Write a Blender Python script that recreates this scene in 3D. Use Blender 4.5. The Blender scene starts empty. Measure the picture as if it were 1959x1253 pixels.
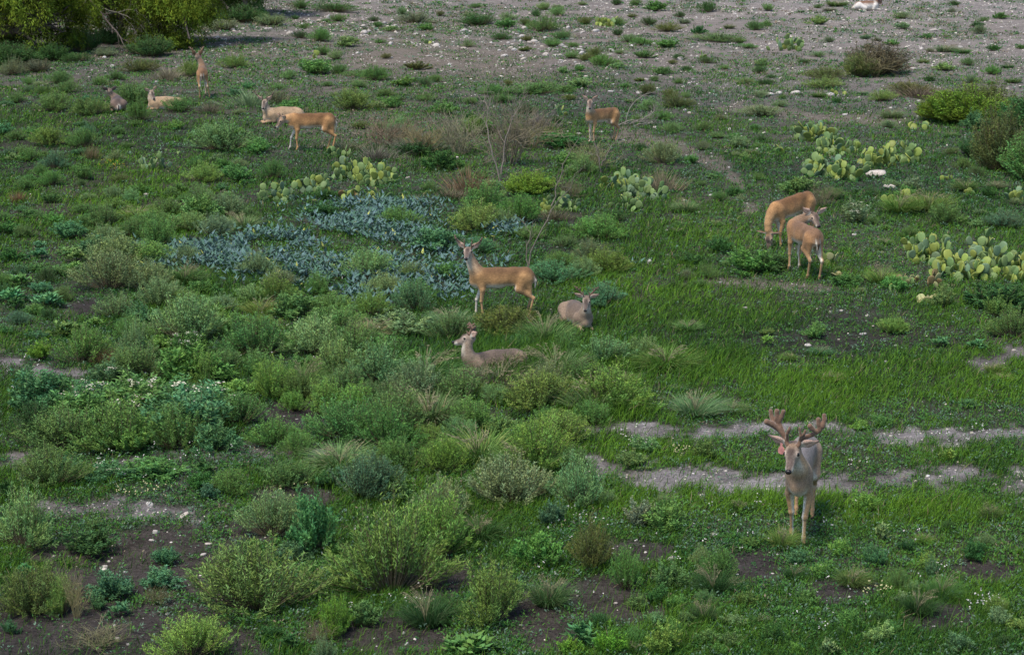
import bpy, math, random
import numpy as np
from mathutils import Vector, Matrix
R = math.radians
rng = np.random.default_rng(7)
random.seed(7)
scene = bpy.context.scene
COL = scene.collection

# ------------------------------------------------------------------ camera, sky, sun, exposure
CAM_H, PITCH, FPX = 7.1, 13.5, 3900.0
cam_d = bpy.data.cameras.new('camera'); cam = bpy.data.objects.new('camera', cam_d); COL.objects.link(cam)
cam.location = (0, 0, CAM_H); cam.rotation_euler = (R(90 - PITCH), 0, 0)
cam_d.sensor_width = 36.0; cam_d.lens = FPX / 1959 * 36; cam_d.clip_start = 0.5; cam_d.clip_end = 3000
scene.camera = cam

SUN_EL, SUN_AZ = 63.0, 222.0         # soft, high, from behind the camera and a little to the left
w = bpy.data.worlds.new('World'); scene.world = w; w.use_nodes = True
nt = w.node_tree; bg = nt.nodes['Background']
sky = nt.nodes.new('ShaderNodeTexSky'); sky.sky_type = 'NISHITA'; sky.sun_disc = False
sky.sun_elevation = R(SUN_EL); sky.sun_rotation = R(SUN_AZ); sky.air_density = 1.0; sky.dust_density = 0.8; sky.ozone_density = 2.0
nt.links.new(sky.outputs[0], bg.inputs[0]); bg.inputs[1].default_value = 0.095
sd = bpy.data.lights.new('sun', 'SUN'); sun = bpy.data.objects.new('sun', sd); COL.objects.link(sun)
sd.energy = 2.1; sd.angle = R(20); sd.color = (1.0, 0.90, 0.77)
az, el = R(SUN_AZ), R(SUN_EL)
sdir = Vector((math.sin(az) * math.cos(el), math.cos(az) * math.cos(el), math.sin(el)))
sun.rotation_euler = sdir.to_track_quat('Z', 'Y').to_euler()
scene.view_settings.view_transform = 'Standard'; scene.view_settings.look = 'None'
scene.view_settings.exposure = 1.10; scene.view_settings.gamma = 1.0
scene.render.film_transparent = False
scene.cycles.max_bounces = 5; scene.cycles.diffuse_bounces = 3; scene.cycles.transmission_bounces = 3; scene.cycles.transparent_max_bounces = 6

# ------------------------------------------------------------------ numpy noise, terrain, pixel <-> ground
_perm = np.random.default_rng(99).random((256, 256))
def vnoise(x, y):
    x = np.asarray(x, float); y = np.asarray(y, float)
    xi = np.floor(x).astype(int); yi = np.floor(y).astype(int)
    fx = x - xi; fy = y - yi; fx = fx * fx * (3 - 2 * fx); fy = fy * fy * (3 - 2 * fy)
    a = _perm[xi & 255, yi & 255]; b = _perm[(xi + 1) & 255, yi & 255]
    c = _perm[xi & 255, (yi + 1) & 255]; d = _perm[(xi + 1) & 255, (yi + 1) & 255]
    return (a * (1 - fx) + b * fx) * (1 - fy) + (c * (1 - fx) + d * fx) * fy
def fbm(x, y, o=4):
    s = 0; a = 0.5; t = 0
    for i in range(o):
        s = s + a * vnoise(x * 2**i + 17 * i, y * 2**i + 31 * i); t += a; a *= 0.5
    return s / t
def hz(x, y):
    return 0.30 * (fbm(x / 9 + 5, y / 9 + 3, 2) - 0.5) + 0.10 * (fbm(x / 1.7, y / 1.7, 3) - 0.5)
_c, _s = math.cos(R(PITCH)), math.sin(R(PITCH))
def ground(px, py):
    px = np.asarray(px, float); py = np.asarray(py, float)
    dx = px - 979.5; u = 626.5 - py
    dy = FPX * _c + u * _s; dz = -FPX * _s + u * _c
    t = -CAM_H / dz
    for _ in range(5):
        t = (hz(dx * t, dy * t) - CAM_H) / dz
    return dx * t, dy * t, CAM_H + dz * t
def project(x, y, z):
    Z = z - CAM_H
    d = y * _c - Z * _s; u = y * _s + Z * _c
    return 979.5 + FPX * x / d, 626.5 - FPX * u / d, FPX / d
def G(px, py):
    x, y, z = ground(px, py); return Vector((float(x), float(y), float(z)))
def S(px, py):
    x, y, z = ground(px, py); return float(project(x, y, z)[2])
def ph(py): return R(PITCH) + math.atan((py - 626.5) / FPX)

# ------------------------------------------------------------------ materials
def new_mat(name):
    m = bpy.data.materials.new(name); m.use_nodes = True
    return m, m.node_tree.nodes, m.node_tree.links, m.node_tree.nodes['Principled BSDF']
def math_node(n, l, op, a, b=None):
    q = n.new('ShaderNodeMath'); q.operation = op
    for i, v in enumerate((a, b)):
        if v is None: continue
        if isinstance(v, (int, float)): q.inputs[i].default_value = v
        else: l.new(v, q.inputs[i])
    return q.outputs[0]
def mixc(n, l, f, a, b, mode='MIX'):
    q = n.new('ShaderNodeMix'); q.data_type = 'RGBA'; q.blend_type = mode
    for i, v in ((0, f), (6, a), (7, b)):
        if isinstance(v, (int, float)): q.inputs[i].default_value = v
        elif isinstance(v, tuple): q.inputs[i].default_value = (*v, 1)
        else: l.new(v, q.inputs[i])
    return q.outputs[2]
def noise(n, l, scale, detail=3, vec=None, rough=0.6):
    q = n.new('ShaderNodeTexNoise'); q.inputs['Scale'].default_value = scale; q.inputs['Detail'].default_value = detail
    q.inputs['Roughness'].default_value = rough
    if vec is not None: l.new(vec, q.inputs['Vector'])
    return q.outputs['Fac']
def ramp(n, l, f, a, b, lo=0.0, hi=1.0):
    q = n.new('ShaderNodeMapRange'); l.new(f, q.inputs[0])
    q.inputs[1].default_value = a; q.inputs[2].default_value = b; q.inputs[3].default_value = lo; q.inputs[4].default_value = hi
    return q.outputs[0]
def leaf_mat(name, use_obj, rough=0.6, transl=0.13):
    m, n, l, p = new_mat(name)
    a = n.new('ShaderNodeAttribute'); a.attribute_name = 'Col'
    c = a.outputs['Color']
    if use_obj:
        o = n.new('ShaderNodeObjectInfo')
        c = mixc(n, l, 1.0, c, o.outputs['Color'], 'MULTIPLY')
    p.inputs['Roughness'].default_value = rough; p.inputs['Specular IOR Level'].default_value = 0.06
    l.new(c, p.inputs['Base Color'])
    t = n.new('ShaderNodeBsdfTranslucent'); l.new(c, t.inputs['Color'])
    x = n.new('ShaderNodeMixShader'); x.inputs[0].default_value = transl
    l.new(p.outputs[0], x.inputs[1]); l.new(t.outputs[0], x.inputs[2])
    l.new(x.outputs[0], n['Material Output'].inputs['Surface'])
    return m
M_grass = leaf_mat('grass_blades', False)
M_leaf = leaf_mat('shrub_leaves', True)
def bark_mat(name, c1, c2, sc=30, use_obj=False):
    m, n, l, p = new_mat(name)
    tc = n.new('ShaderNodeTexCoord'); f = noise(n, l, sc, 5, tc.outputs['Object'])
    c = mixc(n, l, ramp(n, l, f, 0.35, 0.65), c1, c2)
    if use_obj:
        o = n.new('ShaderNodeObjectInfo'); c = mixc(n, l, 1.0, c, o.outputs['Color'], 'MULTIPLY')
    l.new(c, p.inputs['Base Color']); p.inputs['Roughness'].default_value = 0.85
    b = n.new('ShaderNodeBump'); b.inputs['Strength'].default_value = 0.5; b.inputs['Distance'].default_value = 0.01
    l.new(f, b.inputs['Height']); l.new(b.outputs[0], p.inputs['Normal'])
    return m
M_stem = bark_mat('stems', (0.10, 0.085, 0.045), (0.17, 0.14, 0.08))
M_twig = bark_mat('dry_twigs', (0.19, 0.175, 0.145), (0.33, 0.31, 0.265), 40, True)
M_bark = bark_mat('tree_bark', (0.045, 0.035, 0.03), (0.13, 0.105, 0.085), 12)
def rock_mat():
    m, n, l, p = new_mat('limestone')
    tc = n.new('ShaderNodeTexCoord'); f = noise(n, l, 9, 6, tc.outputs['Object']); g = noise(n, l, 2.5, 3, tc.outputs['Object'])
    c = mixc(n, l, ramp(n, l, f, 0.35, 0.7), (0.36, 0.33, 0.31), (0.64, 0.61, 0.58))
    c = mixc(n, l, ramp(n, l, g, 0.5, 0.75, 0, 0.6), c, (0.30, 0.25, 0.20))
    o = n.new('ShaderNodeObjectInfo'); c = mixc(n, l, 1.0, c, o.outputs['Color'], 'MULTIPLY')
    l.new(c, p.inputs['Base Color']); p.inputs['Roughness'].default_value = 0.9
    b = n.new('ShaderNodeBump'); b.inputs['Strength'].default_value = 0.6; b.inputs['Distance'].default_value = 0.02
    l.new(f, b.inputs['Height']); l.new(b.outputs[0], p.inputs['Normal'])
    return m
M_rock = rock_mat()
def gravel_mat():
    m, n, l, p = new_mat('gravel_stones')
    a = n.new('ShaderNodeAttribute'); a.attribute_name = 'Col'
    l.new(a.outputs['Color'], p.inputs['Base Color']); p.inputs['Roughness'].default_value = 0.9
    return m
M_gravel = gravel_mat()
def fur_mat():
    m, n, l, p = new_mat('deer_coat')
    a = n.new('ShaderNodeAttribute'); a.attribute_name = 'Col'
    tc = n.new('ShaderNodeTexCoord'); mp = n.new('ShaderNodeMapping'); mp.inputs['Scale'].default_value = (0.35, 1, 1)
    l.new(tc.outputs['Object'], mp.inputs['Vector'])
    f = noise(n, l, 70, 4, mp.outputs[0], 0.7); g = noise(n, l, 6, 3, tc.outputs['Object'])
    k = math_node(n, l, 'MULTIPLY', ramp(n, l, f, 0.3, 0.7, 0.62, 1.38), ramp(n, l, g, 0.3, 0.7, 0.80, 1.2))
    c = mixc(n, l, 1.0, a.outputs['Color'], k, 'MULTIPLY')
    l.new(c, p.inputs['Base Color']); p.inputs['Roughness'].default_value = 0.85
    p.inputs['Specular IOR Level'].default_value = 0.2
    p.inputs['Sheen Weight'].default_value = 0.06; p.inputs['Sheen Roughness'].default_value = 0.5
    b = n.new('ShaderNodeBump'); b.inputs['Strength'].default_value = 0.45; b.inputs['Distance'].default_value = 0.008
    l.new(f, b.inputs['Height']); l.new(b.outputs[0], p.inputs['Normal'])
    return m
M_fur = fur_mat()
def plain(name, c, rough=0.5, spec=0.5, noise_sc=None):
    m, n, l, p = new_mat(name)
    p.inputs['Base Color'].default_value = (*c, 1); p.inputs['Roughness'].default_value = rough
    p.inputs['Specular IOR Level'].default_value = spec
    if noise_sc:
        tc = n.new('ShaderNodeTexCoord'); f = noise(n, l, noise_sc, 4, tc.outputs['Object'])
        l.new(mixc(n, l, ramp(n, l, f, 0.3, 0.7), tuple(v * 0.65 for v in c), tuple(v * 1.3 for v in c)), p.inputs['Base Color'])
    return m
M_eye = plain('deer_eye', (0.006, 0.005, 0.005), 0.12)
M_nose = plain('deer_nose', (0.012, 0.009, 0.010), 0.4, 0.4, 50)
M_tag = plain('pink_ear_tag', (0.50, 0.22, 0.20), 0.45, 0.4, 20)
M_horn = plain('pale_horn', (0.50, 0.45, 0.36), 0.5, 0.4, 25)
def velvet_mat():
    m, n, l, p = new_mat('antler_velvet')
    tc = n.new('ShaderNodeTexCoord'); f = noise(n, l, 35, 4, tc.outputs['Object'])
    l.new(mixc(n, l, ramp(n, l, f, 0.3, 0.7), (0.10, 0.055, 0.035), (0.21, 0.125, 0.08)), p.inputs['Base Color'])
    p.inputs['Roughness'].default_value = 0.9; p.inputs['Sheen Weight'].default_value = 0.6; p.inputs['Sheen Roughness'].default_value = 0.4
    return m
M_velvet = velvet_mat()
def cactus_mat():
    m, n, l, p = new_mat('cactus_pad')
    tc = n.new('ShaderNodeTexCoord'); o = n.new('ShaderNodeObjectInfo')
    v = n.new('ShaderNodeTexVoronoi'); v.inputs['Scale'].default_value = 32; v.inputs['Randomness'].default_value = 0.35
    l.new(tc.outputs['Object'], v.inputs['Vector'])
    f = noise(n, l, 7, 3, tc.outputs['Object'])
    c = mixc(n, l, ramp(n, l, f, 0.35, 0.7, 0, 0.5), (1, 1, 1), (0.75, 0.70, 0.50))
    c = mixc(n, l, 1.0, c, o.outputs['Color'], 'MULTIPLY')
    c = mixc(n, l, ramp(n, l, v.outputs['Distance'], 0.10, 0.22, 0.75, 0), c, (0.33, 0.30, 0.19))
    l.new(c, p.inputs['Base Color']); p.inputs['Roughness'].default_value = 0.55; p.inputs['Specular IOR Level'].default_value = 0.3
    return m
M_pad = cactus_mat()
M_fruit = plain('cactus_bud', (0.36, 0.40, 0.10), 0.5, 0.3, 30)
M_flower = plain('cream_flower', (0.62, 0.60, 0.47), 0.7, 0.2, 40)
def ground_mat():
    m, n, l, p = new_mat('rocky_soil')
    tc = n.new('ShaderNodeTexCoord'); V = tc.outputs['Object']
    a = n.new('ShaderNodeAttribute'); a.attribute_name = 'Col'
    f = noise(n, l, 3.0, 6, V, 0.7); g = noise(n, l, 22, 5, V, 0.7); h = noise(n, l, 90, 3, V, 0.7)
    v = n.new('ShaderNodeTexVoronoi'); v.inputs['Scale'].default_value = 26; l.new(V, v.inputs['Vector'])
    k = math_node(n, l, 'MULTIPLY', ramp(n, l, f, 0.25, 0.75, 0.6, 1.4), ramp(n, l, g, 0.3, 0.7, 0.55, 1.45))
    k = math_node(n, l, 'MULTIPLY', k, ramp(n, l, h, 0.3, 0.7, 0.75, 1.25))
    c = mixc(n, l, 1.0, a.outputs['Color'], k, 'MULTIPLY')
    # little pale chips lying in the dirt
    chip = math_node(n, l, 'MULTIPLY', ramp(n, l, v.outputs['Distance'], 0.16, 0.24, 1, 0), ramp(n, l, g, 0.52, 0.60, 0, 1))
    c = mixc(n, l, math_node(n, l, 'MULTIPLY', chip, 0.5), c, (0.42, 0.39, 0.36))
    l.new(c, p.inputs['Base Color']); p.inputs['Roughness'].default_value = 1.0; p.inputs['Specular IOR Level'].default_value = 0.0
    b = n.new('ShaderNodeBump'); b.inputs['Strength'].default_value = 0.9; b.inputs['Distance'].default_value = 0.04
    l.new(math_node(n, l, 'ADD', f, math_node(n, l, 'ADD', g, chip)), b.inputs['Height']); l.new(b.outputs[0], p.inputs['Normal'])
    return m
M_ground = ground_mat()

# ------------------------------------------------------------------ mesh helpers
def np_mesh(name, verts, faces, mat, col=None, smooth=False):
    """verts (n,3); faces: list of (m,k) int arrays"""
    me = bpy.data.meshes.new(name)
    me.vertices.add(len(verts)); me.vertices.foreach_set('co', np.asarray(verts, np.float32).ravel())
    loops = np.concatenate([f.ravel() for f in faces]); sizes = np.concatenate([np.full(len(f), f.shape[1]) for f in faces])
    me.loops.add(len(loops)); me.loops.foreach_set('vertex_index', loops.astype(np.int32))
    me.polygons.add(len(sizes)); st = np.concatenate([[0], np.cumsum(sizes)[:-1]])
    me.polygons.foreach_set('loop_start', st.astype(np.int32)); me.polygons.foreach_set('loop_total', sizes.astype(np.int32))
    if smooth: me.polygons.foreach_set('use_smooth', np.ones(len(sizes), bool))
    me.update(calc_edges=True)
    if col is not None:
        at = me.color_attributes.new('Col', 'FLOAT_COLOR', 'POINT')
        c = np.ones((len(verts), 4), np.float32); c[:, :3] = col
        at.data.foreach_set('color', c.ravel())
    if mat: me.materials.append(mat)
    return me
def link(name, me, parent=None, loc=None, rot=None, scale=None):
    o = bpy.data.objects.new(name, me); COL.objects.link(o)
    if parent: o.parent = parent
    if loc is not None: o.location = loc
    if rot is not None: o.rotation_euler = rot
    if scale is not None: o.scale = scale
    return o
THINGS = []          # for labels: (object, px, py, base description, group)
def tag(o, label=None, cat=None, group=None, kind=None):
    if label: o['label'] = label
    if cat: o['category'] = cat
    if group: o['group'] = group
    if kind: o['kind'] = kind
    return o
def norm(v): return v / np.maximum(np.linalg.norm(v, axis=-1, keepdims=True), 1e-9)
def leaves(P, D, L, W, col, N=None, droop=0.0, r=rng):
    """diamond leaf quads. P,D (n,3); L,W (n,); col (n,3)"""
    n = len(P)
    if N is None: N = norm(r.normal(size=(n, 3)))
    Sd = norm(np.cross(D, N)); L = np.broadcast_to(L, (n,))[:, None]; W = np.broadcast_to(W, (n,))[:, None]
    mid = P + D * L * 0.45; tip = P + D * L; tip = tip - np.array([0, 0, 1.0]) * droop * L
    V = np.stack([P, mid + Sd * W * 0.5, tip, mid - Sd * W * 0.5], 1).reshape(-1, 3)
    F = np.arange(4 * n).reshape(n, 4)
    return V, F, np.repeat(col, 4, 0)
def blades(P, D, L, W, bend, bdir, col, r=rng):
    """grass blades with 5 verts: P base, D dir, bend amount toward bdir"""
    n = len(P); L = np.broadcast_to(L, (n,))[:, None]; W = np.broadcast_to(W, (n,))[:, None]; bend = np.broadcast_to(bend, (n,))[:, None]
    a = r.random(n) * 2 * np.pi; Sd = np.stack([np.cos(a), np.sin(a), np.zeros(n)], 1)
    m = P + D * L * 0.5 + bdir * L * bend * 0.25
    t = P + D * L * (1 - 0.25 * bend) + bdir * L * bend
    V = np.stack([P - Sd * W * .5, P + Sd * W * .5, m + Sd * W * .4, m - Sd * W * .4, t], 1).reshape(-1, 3)
    b = np.arange(n)[:, None] * 5
    return V, b + np.array([[0, 1, 2, 3]]), b + np.array([[3, 2, 4]]), np.repeat(col, 5, 0)
class Acc:
    def __init__(s): s.V = []; s.F4 = []; s.F3 = []; s.C = []; s.n = 0
    def add(s, V, F4=None, F3=None, C=None):
        if F4 is not None and len(F4): s.F4.append(np.asarray(F4) + s.n)
        if F3 is not None and len(F3): s.F3.append(np.asarray(F3) + s.n)
        s.V.append(V); s.n += len(V)
        s.C.append(np.broadcast_to(C if C is not None else (1, 1, 1), (len(V), 3)))
    def mesh(s, name, mat, smooth=False):
        fs = []
        if s.F4: fs.append(np.concatenate(s.F4))
        if s.F3: fs.append(np.concatenate(s.F3))
        return np_mesh(name, np.concatenate(s.V), fs, mat, np.concatenate(s.C), smooth)
def tube(acc, pts, rads, k=5, C=None, cap=True):
    pts = np.asarray(pts, float); n = len(pts)
    T = np.gradient(pts, axis=0); T = norm(T)
    ref = np.array([0.3, 0.5, 0.8]); A = norm(np.cross(T, ref)); B = np.cross(T, A)
    a = np.linspace(0, 2 * np.pi, k, endpoint=False)
    V = pts[:, None] + (A[:, None] * np.cos(a)[None, :, None] + B[:, None] * np.sin(a)[None, :, None]) * np.asarray(rads)[:, None, None]
    V = V.reshape(-1, 3); F = []
    for i in range(n - 1):
        for j in range(k):
            F.append((i * k + j, i * k + (j + 1) % k, (i + 1) * k + (j + 1) % k, (i + 1) * k + j))
    F3 = []
    if cap:
        V = np.vstack([V, pts[-1:] + T[-1:] * rads[-1] * 0.7]); e = len(V) - 1
        F3 = [((n - 1) * k + j, (n - 1) * k + (j + 1) % k, e) for j in range(k)]
    acc.add(V, np.array(F), np.array(F3) if F3 else None, C)

# ------------------------------------------------------------------ what grows where (a map of the ground, drawn as the patches one can see)
TRACKS = [  # polyline, half width px, paleness
    ([(1120, 818), (1200, 826), (1300, 830), (1420, 820), (1600, 826), (1760, 838), (1860, 832), (2100, 822)], 13, 1.0),
    ([(1140, 898), (1200, 910), (1280, 918), (1420, 926), (1560, 932), (1700, 918), (1830, 916), (1959, 932), (2200, 945)], 23, 1.0),
    ([(-200, 680), (0, 692), (70, 704), (150, 722)], 15, 0.85),
    ([(240, 886), (340, 868), (440, 856), (560, 866), (640, 880)], 16, 0.9),
    ([(-100, 905), (40, 885), (100, 880)], 14, 0.6),
    ([(90, 976), (220, 974), (360, 980)], 20, 0.65),
    ([(1880, 700), (1930, 678), (2050, 668)], 11, 0.5)]
TRAILS = [([(1190, 262), (1300, 282), (1370, 315), (1420, 350), (1424, 400)], 13), ([(1370, 540), (1470, 545), (1560, 552)], 8),
          ([(1400, 205), (1560, 225), (1700, 232)], 9), ([(690, 112), (780, 105), (900, 118), (1010, 132)], 26)]
def near_line(px, py, pts, hw):
    xs = [p[0] for p in pts]; ys = [p[1] for p in pts]
    if max(xs) - min(xs) < 60:
        yl = py; d = np.abs(px - np.interp(py, ys, xs)) / hw
        return d
    yl = np.interp(px, xs, ys)
    d = np.abs(py - yl) / hw
    d = d + np.maximum(0, xs[0] - px) / 40 + np.maximum(0, px - xs[-1]) / 40
    return d
SOIL = [(150, 1215, 300, 75), (330, 1060, 110, 50), (400, 1110, 60, 40), (720, 1222, 140, 34), (835, 1108, 62, 32), (1020, 1185, 90, 55), (1150, 1150, 90, 40),
        (1450, 1085, 60, 28), (1600, 1135, 60, 20), (200, 1050, 130, 30), (1790, 1185, 50, 20), (560, 960, 60, 22), (470, 1020, 60, 25), (190, 1110, 90, 25),
        (170, 590, 45, 14), (560, 800, 80, 22), (1200, 1060, 60, 22), (1870, 1090, 60, 20)]
GRASSY = [(1560, 690, 420, 110, 1.0, 0.15, .7), (1840, 720, 240, 90, .9, .13, .55), (1500, 968, 400, 38, 1.0, .16, .8), (1500, 875, 420, 26, .9, .12, .55), (150, 290, 420, 110, 1.0, .12, .42),
          (120, 430, 330, 100, 1.0, .13, .38), (430, 620, 160, 70, .8, .2, .45), (1100, 760, 260, 60, .95, .28, .4), (980, 700, 150, 60, 1., .34, .35), (1300, 660, 160, 60, 1., .26, .5),
          (1850, 1080, 200, 120, .8, .14, .5), (1150, 420, 200, 80, .7, .15, .3), (1500, 620, 400, 60, .6, .1, .3), (330, 380, 200, 70, .85, .13, .35), (1250, 560, 160, 50, .9, .16, .45), (950, 1100, 60, 40, .7, .2, .1),
          (1390, 600, 150, 40, .9, .13, .5), (820, 770, 90, 40, .9, .3, .3), (60, 260, 200, 60, .8, .12, .3)]
def veg(px, py, x, y):
    """fields: grass density, height, yellowness, forb density, paleness of bare ground, brownness, gravel density"""
    n1 = fbm(x / 1.3, y / 1.3, 3); n2 = fbm(x / 0.4 + 9, y / 0.4, 2); n3 = fbm(x / 4 + 3, y / 4 + 8, 3); n4 = fbm(x / .14 + 5, y / .14, 2)
    one = np.ones_like(px)
    t = np.clip((py - 90 + np.clip((620 - px) / 8, 0, 40)) / 150, 0, 1)          # 0 far rocky ground, 1 the green part
    right = np.clip((px - 1150) / 350, 0, 1) * np.clip((330 - py) / 160, 0, 1)
    Gd = 0.52 + 0.40 * t - 0.18 * right; H = 0.06 + 0.06 * t; Y = 0.22 * one; Fd = 0.70 + 0.2 * t - 0.16 * right
    P = 0.32 - 0.23 * t + 0.12 * right; Br = 0.80 - 0.6 * t + 0.1 * right; K = 0.85 - 0.78 * t + 0.35 * right
    far = np.clip((55 - py) / 55, 0, 1); P = P + 0.12 * far * np.clip((px - 500) / 200, 0, 1)
    for (cx, cy, rx, ry, g, h, yy) in GRASSY:
        q = np.exp(-(((px - cx) / rx) ** 2 + ((py - cy) / ry) ** 2) ** 1.5)
        Gd = Gd + (g - Gd) * q; H = H + (h - H) * q; Y = Y + (yy - Y) * q; Fd = Fd * (1 - 0.35 * q); P = P * (1 - 0.5 * q)
    q = np.exp(-(((px - 700) / 170) ** 2 + ((py - 250) / 60) ** 2)); Br = Br + (0.9 - Br) * q; Gd = Gd * (1 - .45 * q); P = P * (1 - q) + .13 * q
    pt = np.clip((n3 * .45 + n1 * .55 - .40) * 10, .12, 2.4); mixf = pt * (1 - t) + t; Gd = Gd * mixf; Fd = Fd * mixf
    bare = np.clip((0.44 - n1 + (n2 - .5) * .5) * 3, 0, 1) * 0.35 * np.ones_like(px)
    for (cx, cy, rx, ry) in SOIL:
        d = ((px - cx) / rx) ** 2 + ((py - cy) / ry) ** 2
        q = np.clip(1.95 - d + (n2 - .5) * 2.2 + (n4 - .5) * 1.6 + (n1 - .5) * 1.5, 0, 1)
        bare = np.maximum(bare, q * 0.93); P = P * (1 - q) + (0.01 + .06 * n2) * q; Br = Br + (0.15 - Br) * q
    for pts, hw, pal in TRACKS:
        d = near_line(px, py, pts, hw * .75); q = np.clip((1.5 - d + (n2 - .5) * 3.2 + (n4 - .5) * 2.6 + (n3 - .5) * 1.6 + (n1 - .5) * 1.8) * .85, 0, 1)
        bare = np.maximum(bare, q * 0.95); P = P * (1 - q) + (pal * (0.15 + .75 * n2)) * q; K = np.maximum(K, q * 0.5); Br = Br + (.25 - Br) * q
    for pts, hw in TRAILS:
        d = near_line(px, py, pts, hw); q = np.clip((1.5 - d + (n2 - .5) * 2.0 + (n1 - .5) * 1.5) * 1.3, 0, 1)
        q = q * .8; bare = np.maximum(bare, q * 0.85); P = P * (1 - q) + 0.20 * q; K = np.maximum(K, q * 0.4); Br = Br + (.8 - Br) * q
    cl = np.clip((n1 - .22 + (n2 - .5) * .5) * 2.8, 0.30, 1.25)
    Gd = Gd * (1 - bare) * cl; Fd = Fd * (1 - bare) * np.clip((1.15 - n1) * 1.5, .3, 1.2)
    return dict(G=np.clip(Gd, 0.015, 1), H=H * (0.6 + 0.8 * n1), Y=Y + (n3 - .5) * .9, F=np.clip(Fd, 0.01, 1), P=P, B=np.clip(Br + (n3 - .5) * .5, 0, 1), K=K, bare=bare)

# ------------------------------------------------------------------ ground sheet
def build_ground():
    ny, nx = 520, 520
    v = np.linspace(0, 1, ny); yy = 9.0 * (140 / 9.0) ** v
    u = np.linspace(-0.42, 0.42, nx)
    Yg, U = np.meshgrid(yy, u, indexing='ij'); X = U * Yg
    Z = hz(X, Yg)
    px, py, _ = project(X, Yg, Z)
    f = veg(px, py, X, Yg)
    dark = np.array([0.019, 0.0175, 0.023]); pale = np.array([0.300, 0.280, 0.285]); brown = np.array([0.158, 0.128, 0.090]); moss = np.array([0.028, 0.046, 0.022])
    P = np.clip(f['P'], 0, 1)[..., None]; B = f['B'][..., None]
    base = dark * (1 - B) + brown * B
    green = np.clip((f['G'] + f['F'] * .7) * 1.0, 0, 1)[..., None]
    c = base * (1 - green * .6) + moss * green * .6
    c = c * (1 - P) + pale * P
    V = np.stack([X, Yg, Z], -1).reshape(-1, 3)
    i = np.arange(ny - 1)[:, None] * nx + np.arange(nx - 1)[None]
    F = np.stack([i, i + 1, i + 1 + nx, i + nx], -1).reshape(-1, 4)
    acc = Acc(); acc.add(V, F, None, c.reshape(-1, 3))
    # coarse skirt that carries the same sheet on to the horizon
    ring = []
    far = [(-0.42 * 9, 9), (0.42 * 9, 9), (0.42 * 140, 140), (-0.42 * 140, 140)]
    # edges of the fine sheet, in order
    e0 = list(range(0, nx)); e1 = [k * nx + nx - 1 for k in range(ny)]; e2 = list(range((ny - 1) * nx, ny * nx))[::-1]; e3 = [k * nx for k in range(ny)][::-1]
    loop = e0 + e1[1:] + e2[1:] + e3[1:-1]
    L = V[loop]; c0 = np.array([0, 60.0]); d = L[:, :2] - c0
    out = np.zeros((len(L), 3)); s = 1500 / np.linalg.norm(d, axis=1); out[:, :2] = c0 + d * s[:, None]
    Vs = np.vstack([L, out]); n = len(L); k = np.arange(n)
    Fs = np.stack([k, (k + n), (k + 1) % n + n, (k + 1) % n], -1)
    acc.add(Vs, Fs, None, np.tile(np.array([0.10, 0.10, 0.06]), (2 * n, 1)))
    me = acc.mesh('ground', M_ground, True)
    g = link('ground', me); tag(g, kind='structure')
    return g
build_ground()

# ------------------------------------------------------------------ grass, forbs, gravel: what nobody could count
def scatter(n, seed, x0=-260, x1=2220, y0=-45, y1=1420, pw=1.0):
    r = np.random.default_rng(seed)
    px = r.uniform(x0, x1, n); py = y0 + (y1 - y0) * r.random(n) ** pw
    x, y, z = ground(px, py)
    return r, px, py, x, y, z
PAL = dict(dark=(0.016, 0.055, 0.011), mid=(0.062, 0.145, 0.032), bright=(0.110, 0.230, 0.020), blue=(0.034, 0.105, 0.036), straw=(0.25, 0.21, 0.12), brown=(0.16, 0.12, 0.08))
PAL = {k: np.array(v) for k, v in PAL.items()}
def gcol(r, f, n):
    t = np.clip(r.random(n) * .8 + f['Y'] - .2, 0, 1)[:, None]
    c = PAL['dark'] * (1 - t) + PAL['bright'] * t
    b = np.clip(r.random(n) * 1.2 - .5 - f['Y'] * .5, 0, .8)[:, None]; c = c * (1 - b) + PAL['blue'] * b
    s = (r.random(n) < (0.02 + 0.22 * f['B'] ** 3))[:, None]; c = np.where(s, PAL['straw'] * r.uniform(.5, 1.1, (n, 1)), c)
    return c * r.uniform(.7, 1.3, (n, 1))
def build_grass():
    r, px, py, x, y, z = scatter(900000, 11)
    f = veg(px, py, x, y)
    k = r.random(len(px)) < f['G']; px, py, x, y, z = px[k], py[k], x[k], y[k], z[k]; f = {a: b[k] for a, b in f.items()}
    # tufts: pull a share of blades towards shared centres
    n = len(px); ce = r.random(n) < 0.0
    s = project(x, y, z)[2]
    P = np.stack([x, y, z - .004], 1)
    lean = np.array([0.16, 0.05, 0]) + r.normal(0, .30, (n, 3)) * [1, 1, 0]; D = norm(np.array([0, 0, 1.0]) + lean)
    a = r.random(n) * 2 * np.pi; bd = np.stack([np.cos(a) + .35, np.sin(a), -.25 * np.ones(n)], 1)
    L = f['H'] * r.uniform(.45, 1.35, n) * 1.0; L = np.maximum(L, 0.02)
    W = np.maximum(0.0045, 1.25 / s) * r.uniform(.7, 1.3, n)
    V, F4, F3, C = blades(P, D, L, W, r.uniform(.1, .7, n), bd, gcol(r, f, n), r)
    acc = Acc(); acc.add(V, F4, F3, C)
    o = link('grass', acc.mesh('grass', M_grass)); tag(o, 'short green and straw coloured grass growing all over the field', 'grass', kind='stuff')
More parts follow.
